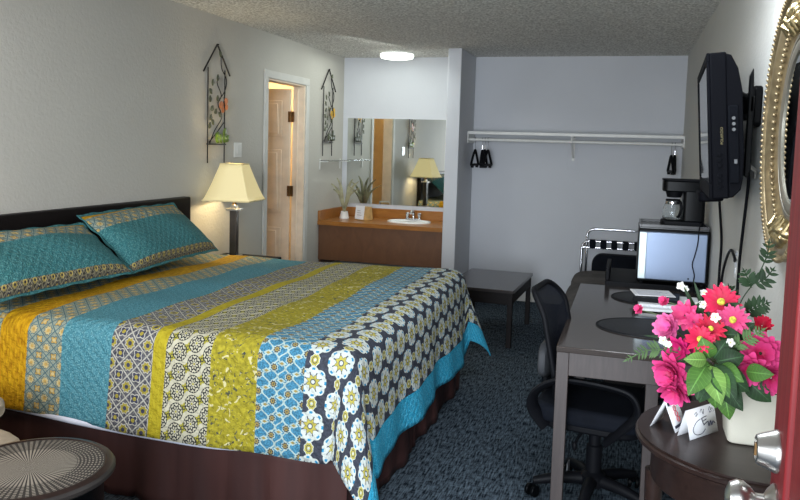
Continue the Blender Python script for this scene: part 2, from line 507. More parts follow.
# bathroom beyond the doorway
b = MB()
b.box(-4.72, -4.6, 5.0, 7.7, 0, H).box(-4.72, XL - TH, 5.0, 5.12, 0, H).box(-4.72, XL - TH, YB, YB + .12, 0, H)
S('wall_bathroom', b, plain('bathroom_paint', (232, 206, 160), .6, var=.02))
# door casing of the bathroom doorway, jambs
t = MB()
c = .062
t.box(XL, XL + .016, D0 - c, D0 + .004, 0, DH - .004).box(XL, XL + .016, D1 - .004, D1 + c, 0, DH - .004).box(XL, XL + .016, D0 - c, D1 + c, DH - .004, DH + c)
S('trim_1', t, m_trim, bevel=.004)
t = MB()
t.box(XL - TH, XL - .001, D0, D0 + .018, 0, DH - .018).box(XL - TH, XL - .001, D1 - .018, D1, 0, DH - .018).box(XL - TH, XL - .001, D0, D1, DH - .018, DH)
t.box(XL - .075, XL - .062, D1 - .03, D1 - .018, 0, DH - .018)
S('trim_2', t, m_jamb, bevel=.002)
# bathroom door, opened inwards, hinged on the far jamb
d = bpy.data.objects.new('door_1', None); COL.objects.link(d); struct(d)
d.location = (XL - TH - .012, D1 - .02, 0); d.rotation_euler = (0, 0, math.radians(4))
leaf = MB()
W_, T_ = .755, .036
leaf.box(-W_, 0, -T_, 0, .012, 2.03)
lf = leaf.build('door_leaf', m_jamb, d, bevel=.003)
for x0, x1 in ((-.68, -.43), (-.33, -.08)):
    for z0, z1 in ((.16, .72), (.86, 1.46), (1.58, 1.92)):
        p = MB()
        p.box(x0, x1, -T_ - .006, -T_ + .004, z0, z1).box(x0 + .03, x1 - .03, -T_ - .016, -T_ - .002, z0 + .03, z1 - .03, tx=.012)
        p.build('door_panel', m_jamb, d, bevel=.004)
for z in (.28, 1.07, 1.77):
    h = MB().cyl((.006, -T_ - .008, z - .05), (.006, -T_ - .008, z + .05), .009)
    h.box(-.020, .006, -T_ - .003, -T_ + .001, z - .05, z + .05).box(.004, .04, -T_ - .004, -T_, z - .05, z + .05)
    h.build('hinge', m_brass, d)
k = MB().ball((-.70, -T_ - .05, .95), (.028, .028, .028)).cyl((-.70, -T_ - .05, .95), (-.70, -T_, .95), .012)
k.build('door_knob', m_brass, d)
# red entrance door, standing open against the right
d = bpy.data.objects.new('door_2', None); COL.objects.link(d); struct(d)
d.location = (.1765, .17, 0)
d.rotation_euler = (0, 0, math.atan2(.913, .025) )
# local x runs from hinge to latch edge, local +y faces the room (left)
leaf = MB().box(0, .912, -.044, 0, .012, 2.04)
leaf.build('door_leaf', m_red, d, bevel=.003)
for x0, x1 in ((.13, .40), (.52, .79)):
    for z0, z1 in ((.2, .86), (1.0, 1.62), (1.72, 1.93)):
        p = MB()
        for a, b2, c2, e in ((x0, x1, z0, z0 + .025), (x0, x1, z1 - .025, z1), (x0, x0 + .025, z0, z1), (x1 - .025, x1, z0, z1)):
            p.box(a, b2, -.002, .009, c2, e)
        p.box(x0 + .05, x1 - .05, -.002, .007, z0 + .05, z1 - .05)
        p.build('door_panel', m_red, d, bevel=.003)
M1 = Matrix.Translation((.872, 0, 1.150)) @ basis((0, 1, 0))
db = MB().lathe([(0.0275, 0), (.0275, .003), (.026, .006), (.0195, .023), (.018, .0255), (.0135, .026), (.0135, .023), (0, .023)], 32, M=M1)
dbo = db.build('deadbolt', m_steel, d)
MB().box(-.003, .003, -.008, .008, .023, .0275, M=M1).build('keyway', m_brass, dbo)
M1 = Matrix.Translation((.862, 0, 1.084)) @ basis((0, 1, 0))
kb = MB().lathe([(.026, 0), (.026, .003), (.019, .009), (.011, .014), (.011, .024), (.018, .030), (.0235, .038), (.0245, .046), (.020, .055), (.010, .059), (0, .060)], 32, M=M1)
kb.build('door_knob', m_steel, d)
# baseboards
bh, bt = .085, .012
S('baseboard_back', MB().box(-1.534, XR, YB - bt, YB, 0, bh), m_trim, bevel=.004)
S('baseboard_left', MB().box(XL, XL + bt, YF, D0 - c, 0, bh).box(XL, XL + bt, D1 + c, 6.95, 0, bh), m_trim, bevel=.004)
S('baseboard_right', MB().box(XR - bt, XR, YF, YB, 0, bh), m_trim, bevel=.004)
S('baseboard_partition', MB().box(-1.534, -1.522, 6.89, YB - bt, 0, bh).box(-1.662, -1.522, 6.878, 6.89, 0, bh), m_trim, bevel=.004)

# ---------------------------------------------------------------------- bed
BY0, BY1, BX1, BZ = 2.60, 4.64, -.945, .745
CY = (BY0 + BY1) / 2
bed = thing('bed', 'king bed with black headboard and pleated brown skirt against the left wall', 'bed', (-1.93, CY, 0))
def L(x, y, z): return (x + 1.93, y - CY, z)
hb = MB().box(XL + .004 + 1.93, XL + .06 + 1.93, 2.60 - CY, 4.56 - CY, .25, 1.135)
hb.build('headboard', m_black_wood, bed, bevel=.008)
MB().box(XL + .06 + 1.93, -.985 + 1.93, BY0 + .035 - CY, BY1 - .035 - CY, .295, .66).build('mattress', m_mattress, bed, bevel=.03, seg=4)
MB().box(XL + .06 + 1.93, -1.0 + 1.93, BY0 + .06 - CY, BY1 - .06 - CY, .14, .295).build('box_spring', m_mattress, bed, bevel=.03)
pipe = MB().tube(smooth_path([L(-2.75, BY0 + .02, .335), L(-2.4, BY0 - .018, .336), L(-2.1, BY0 - .030, .326), L(-1.75, BY0 - .030, .318), L(-1.5, BY0 - .022, .318), L(-1.25, BY0 + .02, .33)], 6), .013, 10)
pipe.build('mattress_pad_edge', m_mattress, bed)
for x in (-2.7, -1.15):
    for y in (2.8, 4.44):
        lg = MB().cyl(L(x, y, 0), L(x, y, .16), .022, .028); lg.build('leg', m_black, bed)
# skirt: a pleated curtain on three sides
path = []
def run(p, q, n):
    return [(p[0] + (q[0] - p[0]) * i / n, p[1] + (q[1] - p[1]) * i / n) for i in range(n)]
y0, y1, x1 = BY0 + .026, BY1 - .026, -.972
pts = run((XL + .07, y0), (x1, y0), 110) + run((x1, y0), (x1, y1), 110) + run((x1, y1), (XL + .07, y1), 60) + [(XL + .07, y1)]
rows = []
nz = 8
for j in range(nz + 1):
    z = .318 + (.008 - .318) * j / nz
    row = []
    for i, (x, y) in enumerate(pts):
        amp = .004 + .012 * (j / nz)
        wv = math.sin(i * .55) * .5 + math.sin(i * .21 + 1) * .8 + math.sin(i * 1.3 + 2) * .15
        nx, ny = (0, -1) if i < 110 else ((1, 0) if i < 220 else (0, 1))
        if i in (110, 220): nx, ny = (.7, -.7) if i == 110 else (.7, .7)
        # deep box pleats at intervals
        pl = -.014 * max(0, 1 - abs(((i % 36) - 18)) / 2.0) * (j / nz)
        row.append(L(x + nx * (amp * wv + pl), y + ny * (amp * wv + pl), z))
    rows.append(row)
MB().sheet(rows).build('bed_skirt', m_skirt, bed, solid=.004, angle=80)

# coverlet: a stitched-together striped quilt, draped over three sides
XH = -2.905
us_b = [(-2.73, 0), (-2.59, 0), (-2.445, 1), (-2.265, 0), (-2.015, 2), (-1.815, 3), (-1.755, 4), (-1.55, 5), (-1.345, 6), (-1.145, 7)]
DROPF, DROPN = .475, .385
u_end = BX1 - XH + DROPF
edges = [0] + [x - XH for x, _ in us_b] + [u_end - .15, u_end]
mats_q = [q_pale_dark, q_ochre, q_teal, q_navy, q_yellow, q_med, q_floral, q_ogee, q_big, q_border]
strip_m = [0, 0, 1, 0, 2, 3, 4, 5, 6, 7, 8, 9]
us = []; um = []
for k in range(len(edges) - 1):
    n = max(1, round((edges[k + 1] - edges[k]) / .022))
    for i in range(n):
        us.append(edges[k] + (edges[k + 1] - edges[k]) * i / n); um.append(strip_m[k])
us.append(u_end)
Wd = BY1 - BY0
nv = 130
vs_ = [-DROPN + (Wd + 2 * DROPN) * i / nv for i in range(nv + 1)]
R = .075
def roll(o):
    """overflow past an edge -> (outward, down)"""
    if o <= -R: return o, 0.0
    s = o + R; q = R * PI / 2
    if s < q:
        a = s / R
        return -R + R * math.sin(a), R * (1 - math.cos(a))
    return 0.0, R + (s - q)
def drape(u, v):
    ou = u - (BX1 - XH)            # past the foot
    ovn = -v; ovf = v - Wd         # past near / far side
    side = -1 if ovn > ovf else 1
    ov = max(ovn, ovf)
    x = XH + u; y = BY0 + v
    a, b = ou + R, ov + R
    sag = .010 * math.sin(u * 2.1 + 1) * math.sin(v * 2.6) + .004 * math.sin(u * 9 + v * 5) + .004 * math.sin(v * 11 - u * 4)
    if a > 0 and b > 0:            # corner
        s = math.hypot(a, b); th = math.atan2(b, a)
        out, dn = roll(s - R)
        fl = max(0, dn - R)
        f2 = math.sin(2 * th)
        rad = R + out + fl * (.09 + .27 * f2 ** 2)
        mx = max(a, b)
        dn2 = dn if dn < R else R + (dn - R) * (.97 if side < 0 else .80)
        cx, cy = BX1 - R, (BY0 + R if side < 0 else BY1 - R)
        px = cx + math.cos(th) * rad; py = cy + side * math.sin(th) * rad
        return px, py, BZ - dn2 + sag * .3
    if a > 0:
        out, dn = roll(ou); fl = max(0, dn - R)
        wv = math.sin(v * 8.5 + .6) * .5 + math.sin(v * 19) * .2
        return BX1 + out + fl * (.09 + .09 * wv), y, BZ - dn + sag * max(0, 1 - dn * 4)
    if b > 0:
        out, dn = roll(ov); fl = max(0, dn - R)
        wv = math.sin(u * 6.5 + 1) * .5 + math.sin(u * 15) * .15
        yy = (BY0 if side < 0 else BY1) + side * (out + fl * (.10 + .07 * wv))
        return x, yy, BZ - dn + sag * max(0, 1 - dn * 4) + .012 * math.sin(u * 3 + .5) * fl * 3
    return x, y, BZ + sag
OX, OY = -1.93, CY
rows = []; uvs = []
for u in us:
    rows.append([(lambda p: (p[0] - OX, p[1] - OY, p[2]))(drape(u, v)) for v in vs_]); uvs.append([(u, v + .5) for v in vs_])
cv = MB().sheet(rows, uvs=uvs, mif=lambda i, j: um[i])
coverlet = cv.build('quilted_coverlet', mats_q, None, angle=180)
coverlet.location = (OX, OY, 0)
s = coverlet.modifiers.new('solid', 'SOLIDIFY'); s.thickness = .008; s.offset = 1
tag(coverlet, 'quilted coverlet in teal, yellow and grey patterned stripes spread over the bed', 'bedspread')

# pillow shams leaning on the headboard
def sham(label, cy, x_top, x_bot, z_bot, z_top, w, rz):
    root = thing('pillow_sham', label, 'pillow', (x_bot, cy, z_bot), rz, 'striped pillow shams at the headboard')
    dx, dz = x_top - x_bot, z_top - z_bot
    hgt = math.hypot(dx, dz)
    up = Vector((dx, 0, dz)).normalized(); side = Vector((0, 1, 0)); nrm = side.cross(up) * 1.0
    if nrm.x < 0: nrm = -nrm
    nu, nvv = 40, 32
    def pt(i, j, s):
        a = -1 + 2 * i / nu; b = -1 + 2 * j / nvv
        th = (max(0, 1 - abs(a) ** 2.6) * max(0, 1 - abs(b) ** 2.4)) ** .55
        th *= .095 * (1 + .10 * math.sin(a * 5 + b * 2) - .25 * max(0, b))
        pinch_a = 1 - .045 * (1 - abs(b) ** 2) * 1.0; pinch_b = 1 - .05 * (1 - abs(a) ** 2)
        A = a * w / 2 * pinch_a; B = (b * pinch_b + 1) / 2 * hgt
        droop = -.02 * (abs(a) ** 2) * (b > .3) * (b - .3)
        return side * A + up * (B + droop) + nrm * (th * s + .035 * (1 - b) * .5)
    bnd = lambda b: 3 if b < .03 else (2 if b < .105 else (1 if b < .68 else (0 if b < .925 else 4)))
    ms = [q_pale_dark, q_sham_teal, q_dark_edge, q_dark_edge, q_ochre]
    mb = MB()
    fr = [[pt(i, j, 1) for i in range(nu + 1)] for j in range(nvv + 1)]
    uv = [[(hgt * j / nvv, w * i / nu) for i in range(nu + 1)] for j in range(nvv + 1)]
    mb.sheet(fr, uvs=uv, mif=lambda i, j: bnd((i + .5) / nvv))
    bk = [[pt(i, j, -.6) for i in range(nu + 1)] for j in range(nvv + 1)]
    mb.sheet(bk, uvs=uv, mif=lambda i, j: bnd((i + .5) / nvv))
    mb.build('pillow_body', ms, root, angle=180)
    # flat flange all round
    fl = MB(); o = .015
    ring = []
    for i in range(nu + 1): ring.append((i, 0, 0, -1))
    for j in range(1, nvv + 1): ring.append((nu, j, 1, 0))
    for i in range(nu - 1, -1, -1): ring.append((i, nvv, 0, 1))
    for j in range(nvv - 1, 0, -1): ring.append((0, j, -1, 0))
    a = []; c2 = []
    for i, j, sa, sb in ring:
        p = pt(i, j, 0); a.append(p)
        ex = side * (sa * o) + up * (sb * o)
        if i in (0, nu) and j in (0, nvv): ex = side * ((1 if i else -1) * o) + up * ((1 if j else -1) * o)
        c2.append(p + ex + nrm * (.006 * math.sin(i * .9 + j * .7)))
    a.append(a[0]); c2.append(c2[0])
    fl.sheet([a, c2], uvs=[[(0, k * .03) for k in range(len(a))], [(.03, k * .03) for k in range(len(a))]])
    fl.build('flange', q_sham_teal, root, angle=180, solid=.005)
    return root
sham('striped teal pillow sham at the left photo edge, nearer the camera', 2.885, -2.84, -2.53, .80, 1.062, .95, math.radians(-3))
sham('striped teal pillow sham at the far side of the headboard, nearest the table lamp', 3.87, -2.86, -2.56, .795, 1.105, .97, math.radians(4))

# -------------------------------------------------- nightstand and table lamp
ns = thing('nightstand', 'dark nightstand under the table lamp, mostly hidden behind the bed', 'nightstand', (-2.72, 4.93, 0))
MB().box(-.22, .22, -.21, .21, .12, .64).build('cabinet', m_black_wood, ns, bevel=.004)
MB().box(-.232, .235, -.225, .225, .64, .665).build('top', m_black_wood, ns, bevel=.004)
for z0, z1 in ((.15, .38), (.40, .62)):
    dr = MB().box(.22, .236, -.195, .195, z0, z1).build('drawer', m_black_wood, ns, bevel=.003)
    MB().ball((.248, 0, (z0 + z1) / 2), .014).build('knob', m_steel, dr)
for sx in (-1, 1):
    for sy in (-1, 1): MB().box(sx * .19 - .02, sx * .19 + .02, sy * .18 - .02, sy * .18 + .02, 0, .12).build('leg', m_black_wood, ns)
lamp = thing('table_lamp', 'lit table lamp with cream square shade and dark column beside the bed', 'lamp', (-2.735, 4.88, .666), math.radians(8))
MB().box(-.075, .075, -.075, .075, 0, .018).box(-.05, .05, -.05, .05, .018, .034).build('base', m_steel, lamp, bevel=.003)
MB().box(-.026, .026, -.026, .026, .034, .36).build('column', plain('lamp_metal', (74, 68, 62), .4, .6, var=.08), lamp, bevel=.003)
MB().box(-.048, .048, -.048, .048, .36, .374).box(-.02, .02, -.02, .02, .374, .40).build('collar', m_steel, lamp, bevel=.002)
MB().cyl((0, 0, .40), (0, 0, .50), .014).build('socket', m_brass, lamp)
bulb = MB().ball((0, 0, .55), (.03, .03, .045)).build('bulb', emit('bulb_glow', (255, 220, 150), 6), lamp)
sh = MB()
rows = []
for j in range(9):
    t = j / 8; hw = .172 + (.078 - .172) * (t ** .86); z = .435 + .262 * t
    rows.append([(sx * hw, sy * hw, z) for sx, sy in ((-1, -1), (0, -1), (1, -1), (1, 0), (1, 1), (0, 1), (-1, 1), (-1, 0), (-1, -1))])
sh.sheet(rows)
sho = sh.build('lamp_shade', m_shade, lamp, angle=50, solid=.003)
m_shadetrim = plain('shade_trim', (226, 210, 160), .8)
for hw, z in ((.173, .437), (.079, .696)):
    tr = MB()
    tr.tube([(-hw, -hw, z), (hw, -hw, z), (hw, hw, z), (-hw, hw, z)], .005, 6, True)
    tr.build('shade_trim', m_shadetrim, sho)
# ------------------------------------------------------------------- vanity
v = thing('vanity_counter', 'brown laminate vanity counter with dark front panel below the big wall mirror', 'counter', (-2.307, 7.245, 0))
x0, x1, y0, y1 = XL + .002 + 2.307, -1.664 + 2.307, 6.92 - 7.245, YB - .002 - 7.245
scx, scy, srx, sry = .20, .045, .225, .165
top = MB(); n = 48; zt, zb = .762, .722
inn = []; out = []
for i in range(n):
    a = 2 * PI * i / n
    ca, sa = math.cos(a), math.sin(a)
    inn.append((scx + srx * .93 * ca, scy + sry * .93 * sa))
    tx = ((x1 if ca > 0 else x0) - scx) / ca if abs(ca) > 1e-6 else 1e9
    ty = ((y1 if sa > 0 else y0) - scy) / sa if abs(sa) > 1e-6 else 1e9
    t = min(tx, ty); out.append((scx + t * ca, scy + t * sa))
corners = [(x1, y1), (x0, y1), (x0, y0), (x1, y0)]
for cx, cy in corners:   # snap the nearest perimeter sample onto each corner
    k = min(range(n), key=lambda i: (out[i][0] - cx) ** 2 + (out[i][1] - cy) ** 2); out[k] = (cx, cy)
vs = [(x, y, zt) for x, y in inn] + [(x, y, zt) for x, y in out] + [(x, y, zb) for x, y in out] + [(x, y, zb) for x, y in inn]
fs = []
for i in range(n):
    j = (i + 1) % n
    fs += [(i, j, n + j, n + i), (n + i, n + j, 2 * n + j, 2 * n + i), (2 * n + i, 2 * n + j, 3 * n + j, 3 * n + i), (3 * n + i, 3 * n + j, j, i)]
top.add(vs, fs); top.build('countertop', m_counter, v, angle=30)
MB().box(x0, x1, y1 - .02, y1, zt, .862).build('backsplash', m_counter, v, bevel=.003)
MB().box(x0, x0 + .02, y0 + .005, y1 - .02, zt, .862).build('side_splash', m_counter, v, bevel=.003)
MB().box(x0, x1, y0 + .03, y0 + .05, .37, zb).build('front_panel', m_counter_front, v, bevel=.002)
for x in (x0, x1 - .02): MB().box(x, x + .02, y0 + .05, y1, .30, zb).build('side_bracket', m_counter_front, v)
s = thing('sink', 'white oval drop-in sink in the vanity counter', 'sink', (-2.307 + scx, 7.245 + scy, .762))
bl = MB(); prof = [(1.0, .0), (1.0, .008), (.97, .014), (.9, .013), (.86, .002), (.78, -.06), (.6, -.11), (.3, -.135), (.08, -.14), (0, -.14)]
bl.lathe([(r, z) for r, z in prof], 48, M=Matrix.Diagonal((srx, sry, 1, 1)))
bl.build('basin', m_white, s, angle=60)
MB().lathe([(.024, -.139), (.024, -.134), (.012, -.132), (0, -.132)], 20).build('drain', m_chrome, s)
f = thing('faucet', 'small chrome faucet with two handles at the back of the sink', 'faucet', (-2.307 + scx, 7.245 + scy + .155, .775))
MB().prism([(p[0], p[1]) for p in rounded_rect(.17, .045, .022)], -.003, .012).build('base', m_chrome, f, bevel=.003)
MB().tube(smooth_path([(0, 0, .01), (0, 0, .06), (0, -.02, .085), (0, -.07, .088), (0, -.10, .07)], 6), [.015] * 12 + [.013] * 13, 12).build('spout', m_chrome, f)
for sx in (-1, 1):
    MB().lathe([(.017, .01), (.015, .03), (.02, .04), (.021, .062), (.012, .07), (0, .071)], 16, M=Matrix.Translation((sx * .065, 0, 0))).box(sx * .065 - .005, sx * .065 + .005, -.03, .03, .058, .07).build('handle', m_chrome, f, bevel=.002)
# mirror
w = MB().box(-2.895, -1.666, YB - .008, YB - .0015, .905, 1.806)
o = w.build('vanity_mirror', m_mirror, None); tag(o, 'large frameless mirror on the wall above the vanity counter', 'mirror')
# tan box
b = thing('box', 'small tan box with white front face standing on the vanity counter', 'box', (-2.565, 7.235, .763), math.radians(-22))
MB().box(-.055, .055, -.068, .068, 0, .135, tx=.01, ty=.008).build('carton', plain('tan_card', (190, 152, 96), .6), b, bevel=.003)
MB().box(-.058, .058, -.088, -.082, 0, .138, M=Matrix.Rotation(math.radians(-8), 4, 'X')).build('front_card', m_paper, b, bevel=.001)
for k in range(3): MB().box(-.03, .03 - k * .01, -.0905, -.088, .04 + k * .022, .046 + k * .022, M=Matrix.Rotation(math.radians(-8), 4, 'X')).build('printed_line', plain('grey_print', (168, 160, 158), .7, var=0), b)
# vase with grass-like leaves
b = thing('potted_plant', 'leafy plant ornament in a small white pot on the vanity counter', 'plant', (-2.80, 7.27, .763))
MB().lathe([(.048, 0), (.05, .01), (.036, .07), (.038, .075), (.03, .075), (.03, .06), (0, .06)], 24).build('pot', m_white, b)
m_dry = plain('grey_green_leaf', (150, 146, 116), .5, var=.25)
for i, (bend, hh, tw) in enumerate([(-.16, .31, 0), (.13, .33, .3), (-.07, .36, -.4), (.06, .35, .6), (-.2, .27, .9), (.17, .27, -.7)]):
    path = smooth_path([(0, 0, .06), (bend * .12, tw * .03, .14), (bend * .28, tw * .05, .22), (bend * .58, tw * .06, .06 + hh * .8), (bend * 1.1, tw * .08, .06 + hh)], 5)
    m = len(path); rows = []
    for k, p in enumerate(path):
        t = k / (m - 1); ww = .002 + .016 * math.sin(PI * min(1, t * .95 + .03)) ** .8
        rows.append([p + Vector((-ww, -.004, 0)), p + Vector((0, .004, 0)), p + Vector((ww, -.004, 0))])
    MB().sheet(rows).build('leaf', m_dry, b, solid=.002)
# ceiling light
o = thing('ceiling_light', 'round white flush ceiling light, lit, above the vanity', 'ceiling light', (-2.255, 7.20, H - .001))
MB().lathe([(0, 0), (.168, 0), (.170, -.012), (0.165, -.014)], 40).build('base', m_white, o)
MB().lathe([(.165, -.013), (.166, -.035), (.155, -.052), (.1, -.062), (0, -.066)], 40).build('diffuser', m_diffuser, o)

# ---------------------------------------------------------------- wall decor
def trellis(label, y, z, bf, leafcols):
    root = thing('wall_trellis', label, 'wall ornament', (XL + .012, y, z), 0, 'metal birdhouse trellis ornaments on the left wall')
    fr = MB(); r = .0046; hw = .118
    for s in (-1, 1):
        fr.tube([(0, s * hw, 0), (0, s * hw, .69)], r, 6)
        fr.tube([(.004, s * .185, .655), (.004, 0, .868)], r * 1.3, 6)
    fr.tube([(.004, -.135, .138), (.004, .135, .138)], r, 6)
    fr.tube([(.004, -.02, .845), (.004, .02, .87)], r, 6)
    fr.build('frame', m_wire, root)
    vn = MB()
    v1 = smooth_path([(.006, -.10, .14), (.012, -.04, .24), (.016, .05, .34), (.014, .0, .44), (.014, .09, .53), (.012, .12, .62), (.012, .05, .70), (.012, .04, .80)], 6)
    v2 = smooth_path([(.006, -.11, .15), (.014, -.02, .22), (.016, .08, .30)], 6)
    v3 = smooth_path([(.01, .0, .44), (.016, .04, .50), (.012, -.01, .58), (.012, -.0, .62)], 6)
    for p in (v1, v2, v3): vn.tube(p, .0038, 6)
    vn.build('vine', m_wire, root)
    rnd = random.Random(len(label))
    def leaf(y, z, s, a, mat, name='leaf'):
        rows = []
        for k in range(6):
            t = k / 5; ww = s * .42 * math.sin(PI * (.05 + .93 * t)) ** .8
            rows.append([(.018 + .006 * math.sin(t * 3), -ww, s * t), (.026, 0, s * t), (.018 + .006 * math.sin(t * 3), ww, s * t)])
        M = Matrix.Translation((0, y, z)) @ Matrix.Rotation(a, 4, 'X')
        MB().sheet(rows, M=M).build(name, mat, root, solid=.0015)
    for yy, zz in ((-.10, .52), (-.12, .46), (-.11, .40), (-.06, .38), (-.12, .33), (-.07, .30), (.03, .36), (-.13, .27), (-.02, .47), (-.02, .62), (.03, .80), (-.09, .58)):
        leaf(yy, zz - .02, .048, rnd.uniform(-.9, .9), m_leaf_metal)
    for yy, zz, a in ((.0, .15, .7), (.04, .15, .2), (.08, .15, -.2), (.10, .16, -.8), (.02, .19, 1.2), (.07, .2, -.5)):
        leaf(yy, zz, .068, a, leafcols)
    bt = MB()
    for s in (-1, 1):
        for (cy, cz, ry, rz) in ((.034, .024, .034, .027), (.028, -.018, .024, .022)):
            M = Matrix.Translation((.03, .055, .42)) @ Matrix.Rotation(math.radians(25), 4, 'X')
            bt.ball((.004 * abs(s), s * cy, cz), (.003, ry, rz), 14, 8, M=M)
    bw = bt.build('butterfly', bf, root)
    MB().tube([(.036, .06, .385), (.036, .045, .46)], .005, 6).tube([(.036, .045, .46), (.04, .03, .49)], .0018, 5).tube([(.036, .045, .46), (.04, .055, .492)], .0018, 5).build('butterfly_body', m_wire, bw)
    return root
trellis('metal birdhouse trellis with orange butterfly hanging above the table lamp', 4.965, 1.362, m_orange, m_leaf_green)
trellis('metal birdhouse trellis with yellow butterfly hanging beside the vanity mirror', 7.112, 1.405, m_yellow_wing, m_leaf_metal)
o = thing('glass_shelf', 'narrow glass shelf on white brackets on the left wall beside the vanity mirror', 'shelf', (XL, 7.22, 1.355))
MB().box(.004, .105, -.29, .29, 0, .008).build('shelf_board', m_glass, o, bevel=.002)
for y in (-.27, .27): MB().box(0, .09, y - .006, y + .006, -.010, 0).box(0, .010, y - .008, y + .008, -.085, .02).build('bracket', m_white_plastic, o, bevel=.002)
o = thing('light_switch', 'white switch plate on the left wall between trellis and bathroom door', 'light switch', (XL, 5.305, 1.457))
MB().box(0, .006, -.06, .06, -.058, .058).build('plate', m_white_plastic, o, bevel=.003)
MB().box(.005, .009, -.018, .018, -.034, .034).build('rocker', m_white_plastic, o, bevel=.002)

# --------------------------------------------------------------- closet rack
o = thing('clothes_shelf', 'long white closet shelf with clothes rod across the back wall', 'shelf', (-.536, YB, 1.6))
MB().box(-.995, .993, -.300, -.002, .072, .092).build('shelf_board', m_white_plastic, o, bevel=.003)
MB().box(-.995, .993, -.304, -.290, .062, .092).build('shelf_lip', m_white_plastic, o, bevel=.003)
MB().cyl((-.985, -.25, .012), (.985, -.25, .012), .015, n=14).build('rod', m_white_plastic, o)
for s in (-1, 1):
    xx = -.997 if s < 0 else .997
    MB().box(min(xx, xx - s * .012), max(xx, xx - s * .012), -.31, -.002, -.022, .09).build('end_bracket', m_white_plastic, o, bevel=.003)
br = MB()
br.box(-.013, .013, -.008, -.001, -.17, .07).box(-.011, .011, -.29, -.001, .055, .071)
br.tube([(0, -.012, -.14), (0, -.24, -.005), (0, -.272, .005), (0, -.272, .05)], .009, 8)
br.build('center_bracket', m_white_plastic, o, bevel=.002)
o = thing('outlet_plate', 'white plate on the closet wall below the shelf bracket', 'wall plate', (-.545, YB, 1.452))
MB().box(-.046, .046, -.005, -.001, -.105, .105).build('plate', m_wall_cool, o, bevel=.003)
def hanger(label, x, rz, group, first=None):
    if first is None:
        root = thing('clothes_hanger', label, 'hanger', (x, YB - .25, 1.612), rz, group)
        MB().tube([(0, .0, -.118)] + [(0, .0, -.06)] + smooth_path([(0, 0, -.03), (0, .012, -.012), (0, .018, .006), (0, .006, .020), (0, -.010, .019), (0, -.019, .004)], 4), .0028, 6).build('hook', m_chrome, root)
        b = MB().tube(smooth_path([(0, 0, -.105), (0, .03, -.125), (0, .105, -.215), (0, .12, -.24), (0, .105, -.25), (0, 0, -.245), (0, -.105, -.25), (0, -.12, -.24), (0, -.105, -.215), (0, -.03, -.125)], 4, True), .012, 8, True)
        b.build('shoulder_bar', m_black, root)
        cl = MB()
        for y in (-.08, .08): cl.box(-.012, .012, y - .014, y + .014, -.275, -.235)
        cl.build('clip', m_black, root, bevel=.002)
    else:
        root = copy_tree(first); root.location = (x, YB - .25, 1.612); root.rotation_euler = (0, 0, rz); root['label'] = label; root['group'] = group
    return root
h0 = hanger('single black clip hanger at the far left end of the closet rod', -1.462, math.radians(-5), 'hangers on the closet rod')
hanger('black clip hanger, left one of the bunch near the left end of the rod', -1.39, math.radians(4), 'hangers on the closet rod', h0)
hanger('black clip hanger, middle of the bunch near the left end of the rod', -1.365, math.radians(0), 'hangers on the closet rod', h0)
hanger('black clip hanger, right one of the bunch near the left end of the rod', -1.335, math.radians(-8), 'hangers on the closet rod', h0)
hanger('black clip hanger, left of the pair at the right end of the closet rod', .355, math.radians(8), 'hangers on the closet rod', h0)
hanger('black clip hanger, right of the pair at the right end of the closet rod', .385, math.radians(-7), 'hangers on the closet rod', h0)

# -------------------------------------------------------------- coffee table
o = thing('coffee_table', 'low dark coffee table in front of the closet, beyond the bed', 'table', (-1.055, 6.155, 0), math.radians(-2))
MB().box(-.275, .275, -.46, .46, .425, .45).build('tabletop', wood('coffee_table_top', (44, 40, 40), (52, 47, 46), .25), o, bevel=.003)
MB().box(-.26, .26, -.445, .445, .335, .425).build('apron', m_black_wood, o, bevel=.002)
for sx in (-1, 1):
    for sy in (-1, 1): MB().box(sx * .245 - .019, sx * .245 + .019, sy * .43 - .019, sy * .43 + .019, 0, .425).build('leg', m_black_wood, o, bevel=.002)

# ------------------------------------------------------------ charcoal sofa
o = thing('sofa', 'low charcoal upholstered sofa along the right wall beyond the desk', 'sofa', (.02, 6.15, 0))
MB().box(-.40, .42, -.98, .92, .07, .27).build('base', m_fabric_sofa, o, bevel=.03, seg=3)
for y in (-.66, -.03, .60):
    MB().ball((-.025, y, .345), (.435, .335, .115), 40, 16, e=.42).build('seat_cushion', m_fabric_sofa, o)
MB().box(.2, .43, -.98, .92, .27, .72, ty=.02).build('backrest', m_fabric_sofa, o, bevel=.06, seg=4)
arm = MB().prism(rounded_rect(.74, .52, .09), 0, .15, M=Matrix.Translation((.06, 1.07, .33)) @ Matrix.Rotation(PI / 2, 4, 'X'))
arm.build('armrest', m_fabric_black, o, bevel=.02, seg=3)
for x in (-.34, .36):
    for y in (-.9, .85): MB().cyl((x, y, 0), (x, y, .08), .02, .026).build('leg', m_black, o)

